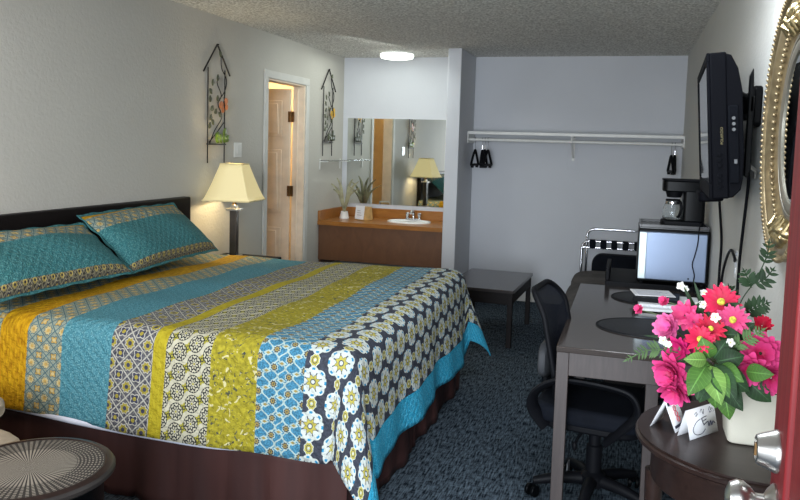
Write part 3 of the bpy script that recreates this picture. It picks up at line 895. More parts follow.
# -------------------------------------------------------------- luggage rack
o = thing('luggage_rack', 'folded chrome luggage rack with black straps against the back wall', 'luggage rack', (-.10, 7.43, 0))
def uframe(w, h, y0, y1, name):
    p = [(-w, y0, .008), (-w, y0 + (y1 - y0) * .5, h * .5), (-w, y1 - .002, h - .07)] + [(-w + .07 * (1 - math.cos(a)), y1, h - .07 + .07 * math.sin(a)) for a in (.4, .8, 1.2, PI / 2)]
    q = [(-x, y, z) for x, y, z in reversed(p)]
    MB().tube(p + q, .0125, 12).build(name, m_chrome, o)
uframe(.265, .778, .09, .11, 'rear_frame')
uframe(.305, .668, -.02, .02, 'front_frame')
MB().cyl((-.30, .018, .606), (.30, .018, .606), .010).build('cross_rail', m_chrome, o)
MB().cyl((-.262, .09, .12), (.262, .09, .12), .008).build('cross_rail', m_chrome, o)
for x in (-.205, -.105, -.005, .10, .205):
    MB().tube([(x, .018, .671), (x, -.001, .656), (x, -.0, .616), (x, .018, .594), (x, .036, .616), (x, .037, .656)], .0045, 8, True, sx=1).box(x - .028, x + .028, -.004, .002, .60, .668).box(x - .028, x + .028, .034, .040, .60, .668).box(x - .028, x + .028, -.004, .040, .664, .683).build('strap', m_fabric_black, o, bevel=.002)

# ---------------------------------------------------------------------- desk
o = thing('desk', 'dark laminate desk with grey-brown front apron along the right wall', 'desk', (0, 3.77, 0))
DX0, DX1, DY = -.243, .452, .757
MB().box(DX0, DX1, -DY, DY, .726, .75).build('desktop', m_desk_top, o, bevel=.003)
MB().box(DX0 + .05, DX1 - .045, -DY + .008, -DY + .028, .632, .726).build('apron', m_desk_leg, o, bevel=.002)
MB().box(DX0 + .05, DX1 - .045, DY - .028, DY - .008, .632, .726).build('apron', m_desk_leg, o, bevel=.002)
MB().box(DX0 + .008, DX0 + .028, -DY + .05, DY - .05, .66, .726).build('apron', m_desk_leg, o, bevel=.002)
MB().box(DX1 - .03, DX1 - .012, -DY + .05, DY - .05, .30, .726).build('back_panel', m_desk_leg, o, bevel=.002)
for x, y in ((DX0 + .026, -DY + .026), (DX1 - .026, -DY + .026), (DX0 + .026, DY - .026), (DX1 - .026, DY - .026), (.128, -DY + .05)):
    MB().box(x - .024, x + .024, y - .022, y + .022, 0, .726).build('leg', m_desk_leg, o, bevel=.002)
m_mat = plain('black_mat', (24, 25, 29), .6, bump=.5, bscale=260)
def placemat(label, x, y, rx, ry):
    o = thing('placemat', label, 'placemat', (x, y, .751), 0, 'oval placemats on the desk')
    MB().lathe([(0, 0), (1, 0), (1.0, .0025), (.985, .004), (0, .004)], 64, M=Matrix.Diagonal((rx, ry, 1, 1))).build('mat', m_mat, o)
    MB().lathe([(.95, .0035), (.96, .0055), (.985, .0055), (.995, .0035)], 64, caps=False, M=Matrix.Diagonal((rx, ry, 1, 1))).build('edging', m_black, o)
placemat('black oval placemat on the near half of the desk', .150, 3.48, .262, .195)
placemat('black oval placemat on the far half of the desk, under the papers', .178, 4.20, .24, .20)
# papers on the desk
m_print = plain('printed_page', (206, 208, 214), .7, var=.12, nscale=60)
def slab(name, label, cat, x, y, z, w, d, h, rz, mat, extra=None):
    o = thing(name, label, cat, (x, y, z), math.radians(rz))
    MB().box(-w / 2, w / 2, -d / 2, d / 2, 0, h).build('cover' if extra else 'sheets', mat, o, bevel=.0015)
    if extra: extra(o)
    return o
slab('paper_stack', 'stack of white papers at the bottom of the pile on the desk', 'papers', .225, 3.96, .7555, .29, .22, .012, 3, m_paper)
slab('booklet', 'grey-white booklet between the papers and the black folder on the desk', 'booklet', .215, 3.99, .768, .27, .20, .010, -2, m_print, lambda o: MB().box(-.13, .13, -.098, .098, .010, .012).build('pages', m_paper, o))
slab('folder', 'black folder under the printed leaflet on the desk', 'folder', .165, 4.045, .781, .22, .21, .02, -4, m_black, lambda o: MB().box(-.10, .105, -.100, .098, .006, .014).build('pages', m_paper, o))
def leaflet_extra(o):
    for k in range(6):
        MB().box(-.08, .075 - (k % 3) * .02, -.075 + k * .024, -.066 + k * .024, .004, .0046).build('printed_line', plain('pale_print', (178, 180, 190), .7, var=0), o)
slab('leaflet', 'white printed leaflet lying on top of the black folder', 'leaflet', .145, 4.085, .802, .20, .17, .004, 9, m_paper, leaflet_extra)
slab('paper_sheet', 'white paper at the right of the pile, behind the flowers', 'paper', .318, 4.05, .781, .10, .20, .006, 0, m_paper)
# ------------------------------------------------- stand, fridge, coffee maker
o = thing('appliance_stand', 'black stand at the far end of the desk carrying the small fridge', 'stand', (.18, 4.82, 0))
MB().box(-.285, .27, -.275, .26, .735, .775).build('top', m_black, o, bevel=.004)
MB().box(-.265, .26, -.255, .25, .10, .735).build('cabinet', m_black_wood, o, bevel=.004)
MB().box(-.285, -.262, -.265, .18, .775, .845).build('side_rail', m_black, o, bevel=.005)
for sx in (-.24, .235):
    for sy in (-.23, .225): MB().box(sx - .02, sx + .02, sy - .02, sy + .02, 0, .10).build('leg', m_black_wood, o)
o = thing('compact_fridge', 'small silver-fronted fridge with black casing under the coffee maker', 'fridge', (.265, 4.52, .776))
m_silver = Mat('silver_door', (126, 140, 164), .34, .45); m_silver = m_silver.m
MB().box(-.196, .188, .03, .46, .012, .318).build('casing', m_black_gloss, o, bevel=.006)
dr = MB().box(-.192, .172, -.012, .028, .032, .305).build('door', m_silver, o, bevel=.005)
MB().box(-.192, -.150, -.022, -.010, .034, .303).build('handle', plain('pale_handle', (206, 220, 224), .35, .3, var=0), dr, bevel=.004)
MB().cyl((.082, -.0135, .050), (.082, -.011, .050), .005).build('badge', m_black, dr)
for sx in (-.17, .16):
    for sy in (.06, .42): MB().cyl((sx, sy, 0), (sx, sy, .014), .016).build('foot', m_black, o)
o = thing('tray', 'flat grey serving tray on top of the fridge under the coffee maker', 'tray', (.262, 4.72, 1.0945))
m_smoke = plain('smoky_tray', (72, 72, 74), .25, var=.1)
MB().box(-.19, .185, -.17, .2, 0, .008).build('tray_base', m_smoke, o, bevel=.002)
t = MB()
for a in ((-.19, -.18, -.17, .2), (.175, .185, -.17, .2), (-.18, .175, -.17, -.16), (-.18, .175, .19, .2)): t.box(a[0], a[1], a[2], a[3], .008, .026)
t.build('rim', m_smoke, o, bevel=.002)
o = thing('coffee_maker', 'black drip coffee maker with glass carafe on top of the fridge', 'coffee maker', (.308, 4.72, 1.1035))
MB().prism(rounded_rect(.235, .17, .03), 0, .035).build('base', m_black, o, bevel=.005)
MB().prism([(x + .058, y) for x, y in rounded_rect(.12, .165, .02)], .035, .27).build('water_tank', m_black_gloss, o, bevel=.005)
MB().prism([(x - .0, y) for x, y in rounded_rect(.235, .172, .03)], .205, .268).build('brew_head', m_black_gloss, o, bevel=.006)
MB().prism([(x - .0, y) for x, y in rounded_rect(.24, .176, .03)], .268, .278).build('lid', m_black, o, bevel=.003)
MB().lathe([(.05, .205), (.04, .17), (.03, .168), (0, .168)], 24, M=Matrix.Translation((-.05, 0, 0))).build('filter_basket', m_black, o)
ca = MB().lathe([(.0, .037), (.045, .037), (.055, .045), (.058, .07), (.054, .11), (.042, .135), (.040, .148), (.043, .152), (.040, .150), (.038, .135), (.05, .11), (.054, .07), (.05, .047), (0, .041)], 32, M=Matrix.Translation((-.055, 0, 0))).build('carafe', m_glass, o)
MB().lathe([(.0425, .128), (.0435, .128), (.0435, .144), (.0425, .144)], 32, caps=False, M=Matrix.Translation((-.055, 0, 0))).build('band', m_chrome, ca)
MB().lathe([(0, .150), (.043, .150), (.04, .158), (0, .160)], 28, M=Matrix.Translation((-.055, 0, 0))).build('carafe_lid', m_black, ca)
MB().tube(smooth_path([(-.03, -.035, .142), (-.018, -.072, .145), (-.012, -.085, .11), (-.020, -.075, .07), (-.028, -.055, .058)], 5), .008, 10).build('carafe_handle', m_black, ca)
def cable(label, pts, r=.0045, mat=m_black):
    o = MB().tube(smooth_path(pts, 8), r, 8).build('power_cord', mat, None)
    return tag(o, label, 'cord')
cable('thin black cord hanging down in front of the silver fridge door', [(.40, 4.66, 1.135), (.40, 4.55, 1.136), (.388, 4.50, 1.11), (.384, 4.488, 1.03), (.372, 4.488, .96), (.362, 4.488, .91), (.376, 4.488, .85), (.370, 4.488, .79), (.38, 4.47, .762), (.40, 4.35, .757)], .003)

# ----------------------------------------------------------------- television
tv = thing('television', 'black flat television on a wall bracket, screen turned towards the bed', 'television', (.280, 3.34, 1.627), rot=(0, math.radians(-4.5), math.radians(-2.6)))
hw, hh = .45, .258
body = MB().box(.006, .062, -hw, hw, -hh, hh)
body.build('cabinet', m_tv, tv, bevel=.006)
bz = MB()
bz.box(-.003, .008, -hw, hw, hh - .032, hh).box(-.003, .008, -hw, hw, -hh, -hh + .055).box(-.003, .008, -hw, -hw + .032, -hh + .055, hh - .032).box(-.003, .008, hw - .032, hw, -hh + .055, hh - .032)
bz.build('bezel', m_tv, tv, bevel=.003)
m_scr = Mat('screen_reflection_grey', (96, 98, 102), .03, 0, .9).m  # base lightened to paint in the wall mirrored by the glass
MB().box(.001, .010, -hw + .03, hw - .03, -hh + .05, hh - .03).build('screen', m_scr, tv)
bk = MB()
prof = [(.06, hh - .005), (.078, hh - .012), (.10, hh - .06), (.112, .12), (.114, -.10), (.108, -.19), (.10, -hh + .03), (.075, -hh + .004), (.06, -hh + .002)]
bk.prism(prof, -hw + .004, hw - .004, M=Matrix(((1, 0, 0, 0), (0, 0, 1, 0), (0, 1, 0, 0), (0, 0, 0, 1))))
bk.build('back_shell', m_tv, tv, bevel=.004)
m_dimwhite = plain('grey_white_plastic', (84, 86, 88), .5, var=0)
pn = MB().box(.064, .098, -hw - .002, -hw + .01, -.205, .07).build('connector_panel', plain('connector_panel', (11, 13, 18), .7, spec=.05, var=.1), tv, bevel=.004)
for z in (.025, .005, -.015): MB().cyl((.081, -hw - .007, z), (.081, -hw, z), .006).build('jack', m_dimwhite, pn)
MB().box(.080, .090, -hw - .004, -hw, -.135, -.12).build('socket', m_dimwhite, pn)
for z in (-.10, -.12, -.14, -.175, -.195, -.215): MB().box(.026, .038, -hw - .005, -hw + .002, z - .006, z + .006).box(.040, .044, -hw - .002, -hw, z - .003, z + .003).build('button', m_tv, tv, bevel=.002)
MB().prism(rounded_rect(.30, .10, .03), -.302, -.258, M=Matrix.Translation((.03, .26, 0)) @ Matrix.Rotation(PI / 2, 4, 'Z')).build('speaker_bar', m_tv, tv, bevel=.008)
def lettering(txt, size, mat, parent, M, name='lettering', extrude=.0006):
    cu = bpy.data.curves.new(name, 'FONT'); cu.body = txt; cu.size = size; cu.extrude = extrude; cu.align_x = 'CENTER'; cu.align_y = 'CENTER'
    tmp = bpy.data.objects.new(name, cu); COL.objects.link(tmp)
    bpy.context.view_layer.update()
    me = bpy.data.meshes.new_from_object(tmp.evaluated_get(bpy.context.evaluated_depsgraph_get()))
    bpy.data.objects.remove(tmp); bpy.data.curves.remove(cu)
    me.name = name; me.materials.clear(); me.materials.append(mat)
    me.transform(M)
    o = bpy.data.objects.new(name, me); COL.objects.link(o); o.parent = parent
    return o
lettering('POLAROID', .0125, plain('gold_print', (104, 94, 52), .5, var=0), tv, Matrix.Translation((.042, -hw - .0008, -.035)) @ Matrix(((0, -1, 0, 0), (0, 0, -1, 0), (1, 0, 0, 0), (0, 0, 0, 1))))
# bracket
o = thing('television_bracket', 'black articulated wall bracket holding the television', 'tv bracket', (XR, 3.17, 1.715))
MB().prism(rounded_rect(.10, .155, .02), 0, .03, M=Matrix.Translation((-.001, 0, 0)) @ Matrix.Rotation(-PI / 2, 4, 'Y') @ Matrix.Rotation(PI / 2, 4, 'Z') ).build('wall_plate', m_black_gloss, o, bevel=.006)
MB().box(-.058, -.034, -.02, .10, -.05, .05).build('arm', m_black, o, bevel=.006)
pl = MB()
pl.prism([(-.066, .10), (-.054, .13), (-.046, .02), (-.042, -.24), (-.052, -.27), (-.064, -.26)], -.17, -.145, M=Matrix(((1, 0, 0, 0), (0, 0, 1, 0), (0, 1, 0, 0), (0, 0, 0, 1))))
pl.prism([(-.066, .10), (-.054, .13), (-.046, .02), (-.042, -.24), (-.052, -.27), (-.064, -.26)], .19, .215, M=Matrix(((1, 0, 0, 0), (0, 0, 1, 0), (0, 1, 0, 0), (0, 0, 0, 1))))
pl.box(-.06, -.045, -.17, .21, -.03, .03)
pl.build('mounting_rail', m_black_gloss, o, bevel=.004)
MB().tube(smooth_path([(-.118, -.06, .115), (-.098, -.06, .06), (-.066, -.05, .035), (-.03, -.03, .03)], 5), [.008] + [.013] * 15, 8).build('hook', m_black_gloss, o)
MB().tube([(-.05, -.15, -.22), (-.02, -.12, -.24), (-.018, -.10, -.27)], .007, 8).build('lock_lever', m_steel, o)
cable('black cord hanging from the television bracket past the wall outlet', [(.44, 3.26, 1.60), (.436, 3.21, 1.50), (.442, 3.19, 1.434), (.446, 3.24, 1.34), (.447, 3.277, 1.25), (.448, 3.33, 1.10), (.448, 3.335, .94), (.45, 3.33, .82)], .006)
cable('black cord hanging down behind the television on the right wall', [(.42, 3.86, 1.50), (.435, 3.98, 1.38), (.447, 4.16, 1.298), (.448, 3.98, 1.114), (.448, 3.98, .96), (.448, 3.97, .82)], .0065)
cable('black cord curving from the wall outlet down behind the flowers', [(.452, 3.50, 1.075), (.44, 3.42, 1.10), (.447, 3.60, 1.11), (.448, 3.75, 1.05), (.448, 3.86, .95), (.448, 3.89, .82)], .006)
o = thing('wall_outlet', 'white wall outlet on the right wall behind the television cord', 'outlet', (XR, 3.50, 1.06))
MB().box(-.006, 0, -.04, .04, -.06, .06).build('plate', m_white_plastic, o, bevel=.003)
for z in (-.026, .026): MB().box(-.009, -.005, -.016, .016, z - .014, z + .014).build('socket', m_white, o, bevel=.002)

# ------------------------------------------------------------- gilded mirror
o = thing('round_wall_mirror', 'ornate gilded oval mirror on the right wall, partly behind the red door', 'mirror', (XR - .001, 2.42, 1.615))
MX = Matrix.Rotation(-PI / 2, 4, 'Y')      # local z -> -x (into the room)
AY, AZ = .37, .392
SQ = MX @ Matrix.Diagonal((AZ, AY, 1, 1))
MB().lathe([(.96, 0), (1.0, .012), (1.0, .036), (.985, .043), (.965, .040), (.955, .034), (.93, .036), (.89, .034), (.84, .026), (.80, .020), (.785, .021), (.765, .014), (.745, .013), (.72, .009), (.70, .008), (.70, 0)], 96, M=SQ).build('frame', m_gold, o, angle=60)
def ringpt(a, f, h): return (f * AZ * math.cos(a), f * AY * math.sin(a), h)
bd = MB()
for i in range(132): bd.ball(ringpt(2 * PI * i / 132, .992, .041), (.0072, .0072, .0072), 8, 6, M=MX)
bd.build('outer_beading', m_gold, o)
bd = MB()
for i in range(84): bd.ball(ringpt(2 * PI * i / 84, .785, .023), (.0068, .0068, .0068), 8, 6, M=MX)
bd.build('inner_beading', m_gold, o)
m_goldb = Mat('bright_gold_leaf', (186, 168, 126), .28, .9).m
for q in (0, PI):      # local x runs up the wall: crest at the top and at the foot
    orn = MB()
    for da, rr, s in ((0, .83, .032), (.13, .84, .025), (-.13, .84, .025), (.25, .83, .02), (-.25, .83, .02), (.36, .82, .016), (-.36, .82, .016), (0, .73, .022), (.08, .76, .02), (-.08, .76, .02)):
        orn.ball(ringpt(q + da, rr, .03), (s, s * .75, .022), 12, 8, M=MX)
        for jj in (-1, 1): orn.tube([MX @ Vector(ringpt(q + da, rr, .045)), MX @ Vector(ringpt(q + da + .07 * jj, rr - .07, .03))], [.010, .003], 8)
    orn.build('leaf_ornament', m_goldb, o)
MB().lathe([(.71, .006), (.70, .012), (.66, .014), (.655, .010), (.645, .014), (.60, .016), (.57, .012), (.57, .007)], 96, M=SQ, caps=False).build('inner_band', plain('silver_leaf', (128, 124, 114), .45, .6, var=.06), o)
MB().lathe([(0, .008), (.58, .008), (.58, .004), (0, .004)], 96, M=SQ).build('glass', m_mirror, o)

# --------------------------------------------------------- demilune console
o = thing('half_round_table', 'dark half-round console table holding the flower arrangement', 'table', (.378, 2.287, 0))
def demi(r, xb, n=40):
    return [(r * math.cos(a), r * math.sin(a)) for a in [PI / 2 + PI * i / n for i in range(n + 1)]] + [(xb, -r), (xb, r)]
t = MB()
for r0, r1, z0, z1 in ((.314, .322, .702, .708), (.322, .322, .708, .718), (.322, .312, .718, .724), (.316, .316, .724, .730)):
    a = demi(r0, .08); b = demi(r1, .08); n = len(a)
    t.add([(x, y, z0) for x, y in a] + [(x, y, z1) for x, y in b], [tuple(reversed(range(n))), tuple(range(n, 2 * n))] + [(i, (i + 1) % n, n + (i + 1) % n, n + i) for i in range(n)])
t.build('tabletop', m_espresso, o, angle=30)
MB().prism(demi(.275, .07), .59, .702).build('apron', m_espresso, o, bevel=.003)
for a in (100, 180, 260):
    x, y = .262 * math.cos(math.radians(a)), .262 * math.sin(math.radians(a))
    MB().tube([(x, y, 0), (x, y, .3), (x, y, .60)], [.015, .02, .027], 12).build('leg', m_espresso, o)
# -------------------------------------------------------------- tent cards
m_ink = plain('dark_ink', (40, 42, 60), .7, var=0); m_red_ink = plain('red_ink', (196, 60, 74), .7, var=0)
def tent(label, a, b, apex_h, back, grp):
    """a, b: ends of the front foot edge on the table; back: offset of the rear foot"""
    a = Vector((*a, 0)); b = Vector((*b, 0)); mid = (a + b) / 2
    ex = (b - a).normalized(); w = (b - a).length
    rz = math.atan2(ex.y, ex.x)
    o = thing('tent_card', label, 'card', (mid.x, mid.y, .731), rz)
    o['group'] = grp
    dep = back
    p = [(-w / 2, 0, 0), (w / 2, 0, 0), (w / 2, dep / 2, apex_h), (-w / 2, dep / 2, apex_h), (w / 2, dep, 0), (-w / 2, dep, 0)]
    MB().sheet([[p[0], p[1]], [p[3], p[2]], [p[5], p[4]]]).build('card', m_paper, o, solid=.0012, angle=20)
    sl = math.hypot(dep / 2, apex_h); th = math.atan2(apex_h, dep / 2)
    M = Matrix.Rotation(th, 4, 'X') @ Matrix.Translation((0, 0, .0012))
    return o, w, sl, M
o, w, sl, M = tent('narrow white tent card with red symbols and dark print, left of the two', (.168, 2.239), (.212, 2.335), .086, -.0, 'tent cards on the half-round table') if False else tent('narrow white tent card with red symbols and dark print, left of the two', (.164, 2.242), (.198, 2.318), .085, .075, 'tent cards on the half-round table')
MB().box(-w * .42, -w * .08, sl * .80, sl * .90, 0, .0008, M=M).build('printed_block', m_ink, o)
MB().box(-w * .40, w * .40, sl * .10, sl * .18, 0, .0008, M=M).build('printed_line', m_ink, o)
for k in range(3):
    c = (w * (.02 + .02 * k), sl * (.66 - .17 * k)); rr = w * .11
    MB().tube([(c[0] + rr * math.cos(t), c[1] + rr * .8 * math.sin(t), .0006) for t in [2 * PI * i / 14 for i in range(14)]], .0011, 5, True, M=M).build('red_symbol', m_red_ink, o)
o, w, sl, M = tent('wide white tent card with large handwriting, next to the flower pot', (.200, 2.198), (.284, 2.306), .078, .04, 'tent cards on the half-round table')
def stroke(pts, r, name='handwriting'):
    MB().tube(smooth_path([(x * w, y * sl, .0007) for x, y in pts], 6), r, 5, M=M).build(name, m_ink, o)
stroke([(.06, .22), (-.08, .10), (-.28, .12), (-.36, .30), (-.22, .52), (-.06, .60)], .0009)
stroke([(-.02, .62), (.02, .40), (.00, .60), (.16, .64)], .0012)
stroke([(.02, .50), (.14, .54)], .0011)
stroke([(.02, .36), (.18, .44), (.20, .28), (.28, .44), (.30, .28), (.36, .40), (.42, .32)], .0012)
stroke([(-.24, .80), (-.16, .86), (-.20, .72), (-.12, .80)], .0007)
stroke([(-.04, .82), (.02, .92), (.06, .74), (.1, .9)], .0007)
stroke([(.26, .80), (.32, .92), (.36, .76), (.28, .74), (.40, .86), (.43, .72)], .0007)
# ------------------------------------------------------------ office chair
o = thing('office_chair', 'black mesh-back office chair with loop armrests tucked under the desk', 'office chair', (-.085, 3.32, 0), math.radians(-8))
ST = MB().prism(rounded_rect(.47, .47, .10, 7), .395, .47)
ST.build('seat', m_fabric_black, o, bevel=.025, seg=4)
MB().prism(rounded_rect(.42, .42, .09, 6), .365, .40).build('seat_pan', m_black, o, bevel=.01)
def backx(z):    # profile of the backrest
    pts = [(.44, -.125), (.55, -.14), (.70, -.155), (.85, -.205), (.99, -.285)]
    for (z0, x0), (z1, x1) in zip(pts, pts[1:]):
        if z <= z1 or z1 == .99:
            t = (z - z0) / (z1 - z0); t = t
            return x0 + (x1 - x0) * t
    return pts[-1][1]
hb, zc, hz = .20, .70, .228
ring = []
for x, z in rounded_rect(2 * hb, 2 * hz, .10, 8):
    bow = -.03 * (1 - (x / hb) ** 2)
    ring.append((backx(zc + z) + bow, x, zc + z))
MB().tube(ring, .0125, 10, True).build('back_frame', m_black, o)
m_mesh = Mat('black_mesh', (15, 19, 29), .7, 0, .2)
u_, v_, w_ = m_mesh.xyz('Object')
holes = ((v_ * 1100).sin() * (w_ * 1100).sin()) > .35
m_mesh.link(1 - holes * .15, m_mesh.b.inputs['Alpha']); m_mesh = m_mesh.m
rows = []
for j in range(17):
    z = zc + hz * (-1 + 2 * j / 16)
    zz = abs(z - zc)
    lim = hb if zz < hz - .10 else hb - .10 + math.sqrt(max(0, .01 - (zz - (hz - .10)) ** 2))
    rows.append([(backx(z) - .03 * (1 - (yy / hb) ** 2), yy, z) for yy in [lim * (-1 + i / 6) for i in range(13)]])
MB().sheet(rows).build('back_mesh', m_mesh, o)
MB().tube(smooth_path([(-.08, 0, .375), (-.20, 0, .38), (-.222, 0, .46), (-.222, 0, .60)], 5), .022, 10, sx=1.6).build('back_support', m_black, o)
MB().ball((-.215, 0, .62), (.028, .15, .08), 20, 12, e=.6).build('lumbar_pad', plain('grey_lumbar', (52, 54, 58), .7), o)
for s in (-1, 1):
    y = s * .262
    pth = smooth_path([(.08, y * .80, .352), (.15, y * .97, .43), (.20, y, .50), (.18, y, .568), (.10, y, .592), (-.05, y, .598), (-.13, y, .585), (-.205, y * .98, .53), (-.22, y * .93, .46), (-.17, y * .80, .375)], 6)
    MB().tube(pth, .013, 10, sx=2.3, up=(1, 0, 0)).build('armrest', m_black, o)
MB().lathe([(.055, .075), (.055, .12), (.034, .135), (.034, .25), (.026, .255), (.026, .35), (.06, .36), (.06, .368), (0, .368)], 24).build('gas_column', m_black, o)
MB().tube(smooth_path([(.02, -.04, .352), (-.03, -.13, .345), (-.05, -.18, .31)], 5), .006, 8).ball((-.05, -.185, .30), (.011, .011, .02), 10, 8).build('lever', m_black, o)
for k in range(5):
    a = math.radians(54 + 72 * k); c, s = math.cos(a), math.sin(a)
    lg = MB().tube(smooth_path([(.03 * c, .03 * s, .098), (.14 * c, .14 * s, .092), (.255 * c, .255 * s, .068)], 4), [.030, .028, .027, .026, .025, .023, .021, .019, .017], 10).build('base_leg', m_black, o)
    ca = MB()
    px_, py_ = .252 * c, .252 * s
    b2 = a + .8
    ax = Vector((math.cos(b2 + PI / 2), math.sin(b2 + PI / 2), 0))
    ctr = Vector((px_ + .012 * math.cos(b2), py_ + .012 * math.sin(b2), .027))
    for s2 in (-1, 1): ca.cyl(ctr + ax * s2 * .008, ctr + ax * s2 * .024, .0265, n=18)
    ca.cyl((px_, py_, .03), (px_, py_, .075), .008)
    ca.build('caster', m_black_gloss, lg, bevel=.003)
ht = MB().cyl((-.11, .0, .15), (-.11, .0, .37), .0012, n=6).build('tag_string', m_black, o)
MB().box(-.112, -.108, -.02, .025, .085, .15).build('paper_tag', plain('grey_tag', (120, 122, 126), .6), ht)

# --------------------------------------------------- accent table, armchair
at_ = thing('accent_table', 'round black side table with radiating line pattern on top', 'side table', (-1.652, 1.753, 0))
M = Mat('sunburst_top', (46, 42, 40), .5, 0, .2)
x, y, z = M.xyz('Object'); r, t = polar(x, y)
ray = ((t * 72).sin() > -.15)
ringm = ((r * 620).sin() > .1)
f = ray * (r < .205) * (ringm.max(r < .06))
f2 = ringm * (r < .205) * (r > .11)
ff = (ray * (r < .13)).max(ringm * ray * (r > .10) * (r < .205))
M.color(M.mix(ff, (50, 46, 44), (150, 142, 130))); M.bump(ff, .4, .003); m_burst = M.m
MB().lathe([(0, .549), (.208, .549), (.232, .546), (.2385, .538), (.2385, .528), (.230, .520), (.2, .516), (0, .516)], 72).build('tabletop', [m_burst], at_, angle=30)
MB().lathe([(.209, .5493), (.213, .552), (.229, .5485), (.2325, .546)], 72, caps=False).build('rim', m_espresso, at_)
MB().lathe([(.205, .0), (.212, .02), (.205, .06), (.205, .516)], 64).build('drum_body', m_black_gloss, at_)
ac = thing('armchair', 'beige upholstered armchair, only its rounded arm and cushion showing at the left edge', 'armchair', (-2.44, 1.84, 0), math.radians(0))
MB().prism(rounded_rect(.56, .62, .08), .10, .33).build('base', m_beige, ac, bevel=.02, seg=3)
MB().ball((.10, .02, .415), (.385, .29, .07), 36, 14, e=.5).build('seat_cushion', m_beige, ac)
for s in (-1, 1):
    MB().tube([(-.28, s * .32, .52), (.20, s * .32, .52), (.25, s * .32, .516), (.275, s * .32, .51)], [.055, .055, .046, .022], 20).box(-.28, .10, s * .32 - .04, s * .32 + .04, .10, .51).build('armrest', m_beige, ac, bevel=.01)
MB().box(-.36, -.22, -.36, .36, .10, .85, ty=.05).build('backrest', m_beige, ac, bevel=.06, seg=4)
for sx in (-.24, .22):
    for sy in (-.25, .25): MB().cyl((sx, sy, 0), (sx, sy, .105), .016, .022).build('leg', m_black_wood, ac)

# -------------------------------------------------------- flower arrangement
FX, FY, FZ = .352, 2.285, .731
fa = thing('flower_arrangement', 'artificial pink and red flowers with green leaves in a square cream pot', 'flowers', (FX, FY, FZ))
def Q(x, y, z): return Vector((x - FX, y - FY, z - FZ))
# square tapered pot with open top
pt = MB()
sec = [(.058, 0), (.062, .004), (.072, .150), (.073, .153), (.069, .153), (.067, .13), (0, .13)]
vs = []; fs = []
for r, z in sec:
    vs += [(px_ * (r / .05), py_ * (r / .05), z) for px_, py_ in rounded_rect(.1, .1, .012, 3)] if r > 0 else [(0, 0, z)] * 16
n = 16
for k in range(len(sec) - 1):
    for i in range(n):
        j = (i + 1) % n
        fs.append((k * n + i, k * n + j, (k + 1) * n + j, (k + 1) * n + i))
fs.append(tuple(reversed(range(n))))
pt.add(vs, fs, M=Matrix.Translation((0.012, 0, 0)) @ Matrix.Rotation(math.radians(0), 4, 'Z') @ Matrix.Diagonal((1.04, 1.1, 1, 1)))
pt.build('pot', m_pot, fa, angle=35)
MB().ball((.012, 0, .128), (.066, .07, .022), 16, 8).build('filler', m_leaf_dk, fa)
HEART = Q(.352, 2.285, .86)
def petal(mb, M, l, w, cup, n=5, tipw=.35, notch=0):
    rows = []; uv = []
    for k in range(n + 1):
        t = k / n
        ww = w / 2 * (math.sin(PI * min(1, .12 + t * .78)) ** .7) * (1 - .25 * max(0, t - .7) / .3)
        zz = cup * t * t * l
        xx = l * t
        rows.append([(xx - (.02 * l * 0), -ww, zz + abs(ww) * .25), (xx + (0 if k < n else l * .05 * (1 - notch * 2)), 0, zz), (xx, ww, zz + abs(ww) * .25)])
        uv.append([(t, 0), (t, .5), (t, 1)])
    mb.sheet(rows, M=M, uvs=uv)
def flower(name, pos, nrm, rad, npet, mat, layers=((1, .15),), pw=.34, eye=.17, eyemat=None, rs=1, label=None, stem=True):
    rnd = random.Random(rs)
    B = Matrix.Translation(pos) @ basis(nrm)
    mb = MB()
    for li, (sc, cup) in enumerate(layers):
        for k in range(npet):
            a = 2 * PI * (k + .5 * (li % 2)) / npet + rnd.uniform(-.08, .08)
            l = rad * sc * rnd.uniform(.9, 1.06)
            M = B @ Matrix.Rotation(a, 4, 'Z') @ Matrix.Translation((rad * .08, 0, .003 * li)) @ Matrix.Rotation(rnd.uniform(-.12, .12), 4, 'Y')
            petal(mb, M, l, rad * pw * 2 * rnd.uniform(.9, 1.1), cup)
    f = mb.build(name, mat, fa, angle=180)
    if label: f['label'] = label
    if eye:
        e = MB().ball((0, 0, .006), (rad * eye, rad * eye, rad * eye * .6), 14, 8, M=B)
        e.build('flower_center', eyemat or m_eye, f)
    if stem:
        d = Vector(nrm).normalized()
        p0 = Vector(pos) - d * .004
        mid = p0 * .6 + HEART * .4 - d * .03
        MB().tube(smooth_path([p0, mid, HEART], 5), .0022, 6).build('stem', m_stem, f)
    return f
VIEW = Vector((-.16, -.96, .22))     # the side of the bouquet that faces the entrance
def tilt(a=0, b=0): return (VIEW + Vector((a, 0, b))).normalized()
flower('gerbera', Q(.257, 2.20, 1.128), tilt(.0, .15), .047, 15, p_hot, ((1, .1), (.8, .25)), .17, .22, None, 1, 'hot pink gerbera with yellow center')
flower('gerbera', Q(.283, 2.15, 1.091), tilt(-.05, .1), .040, 14, p_pink, ((1, .1), (.8, .3)), .17, .24, None, 2, 'light pink gerbera with yellow center')
flower('gerbera', Q(.226, 2.12, 1.068), tilt(.15, .3), .037, 13, p_red, ((1, .15), (.8, .35)), .17, .2, None, 3, 'red-pink gerbera')
flower('gerbera', Q(.198, 2.08, 1.046), tilt(.1, .35), .037, 13, p_hot, ((1, .1), (.8, .3)), .18, .22, None, 4, 'coral pink gerbera with yellow center')
flower('daisy', Q(.168, 2.20, 1.082), tilt(-.3, .1), .040, 9, p_pink, ((1, .3), (.7, .6)), .25, 0, None, 5)
flower('daisy', Q(.188, 2.17, 1.072), tilt(.2, .3), .030, 8, p_pink, ((1, .3), (.7, .6)), .25, 0, None, 15)
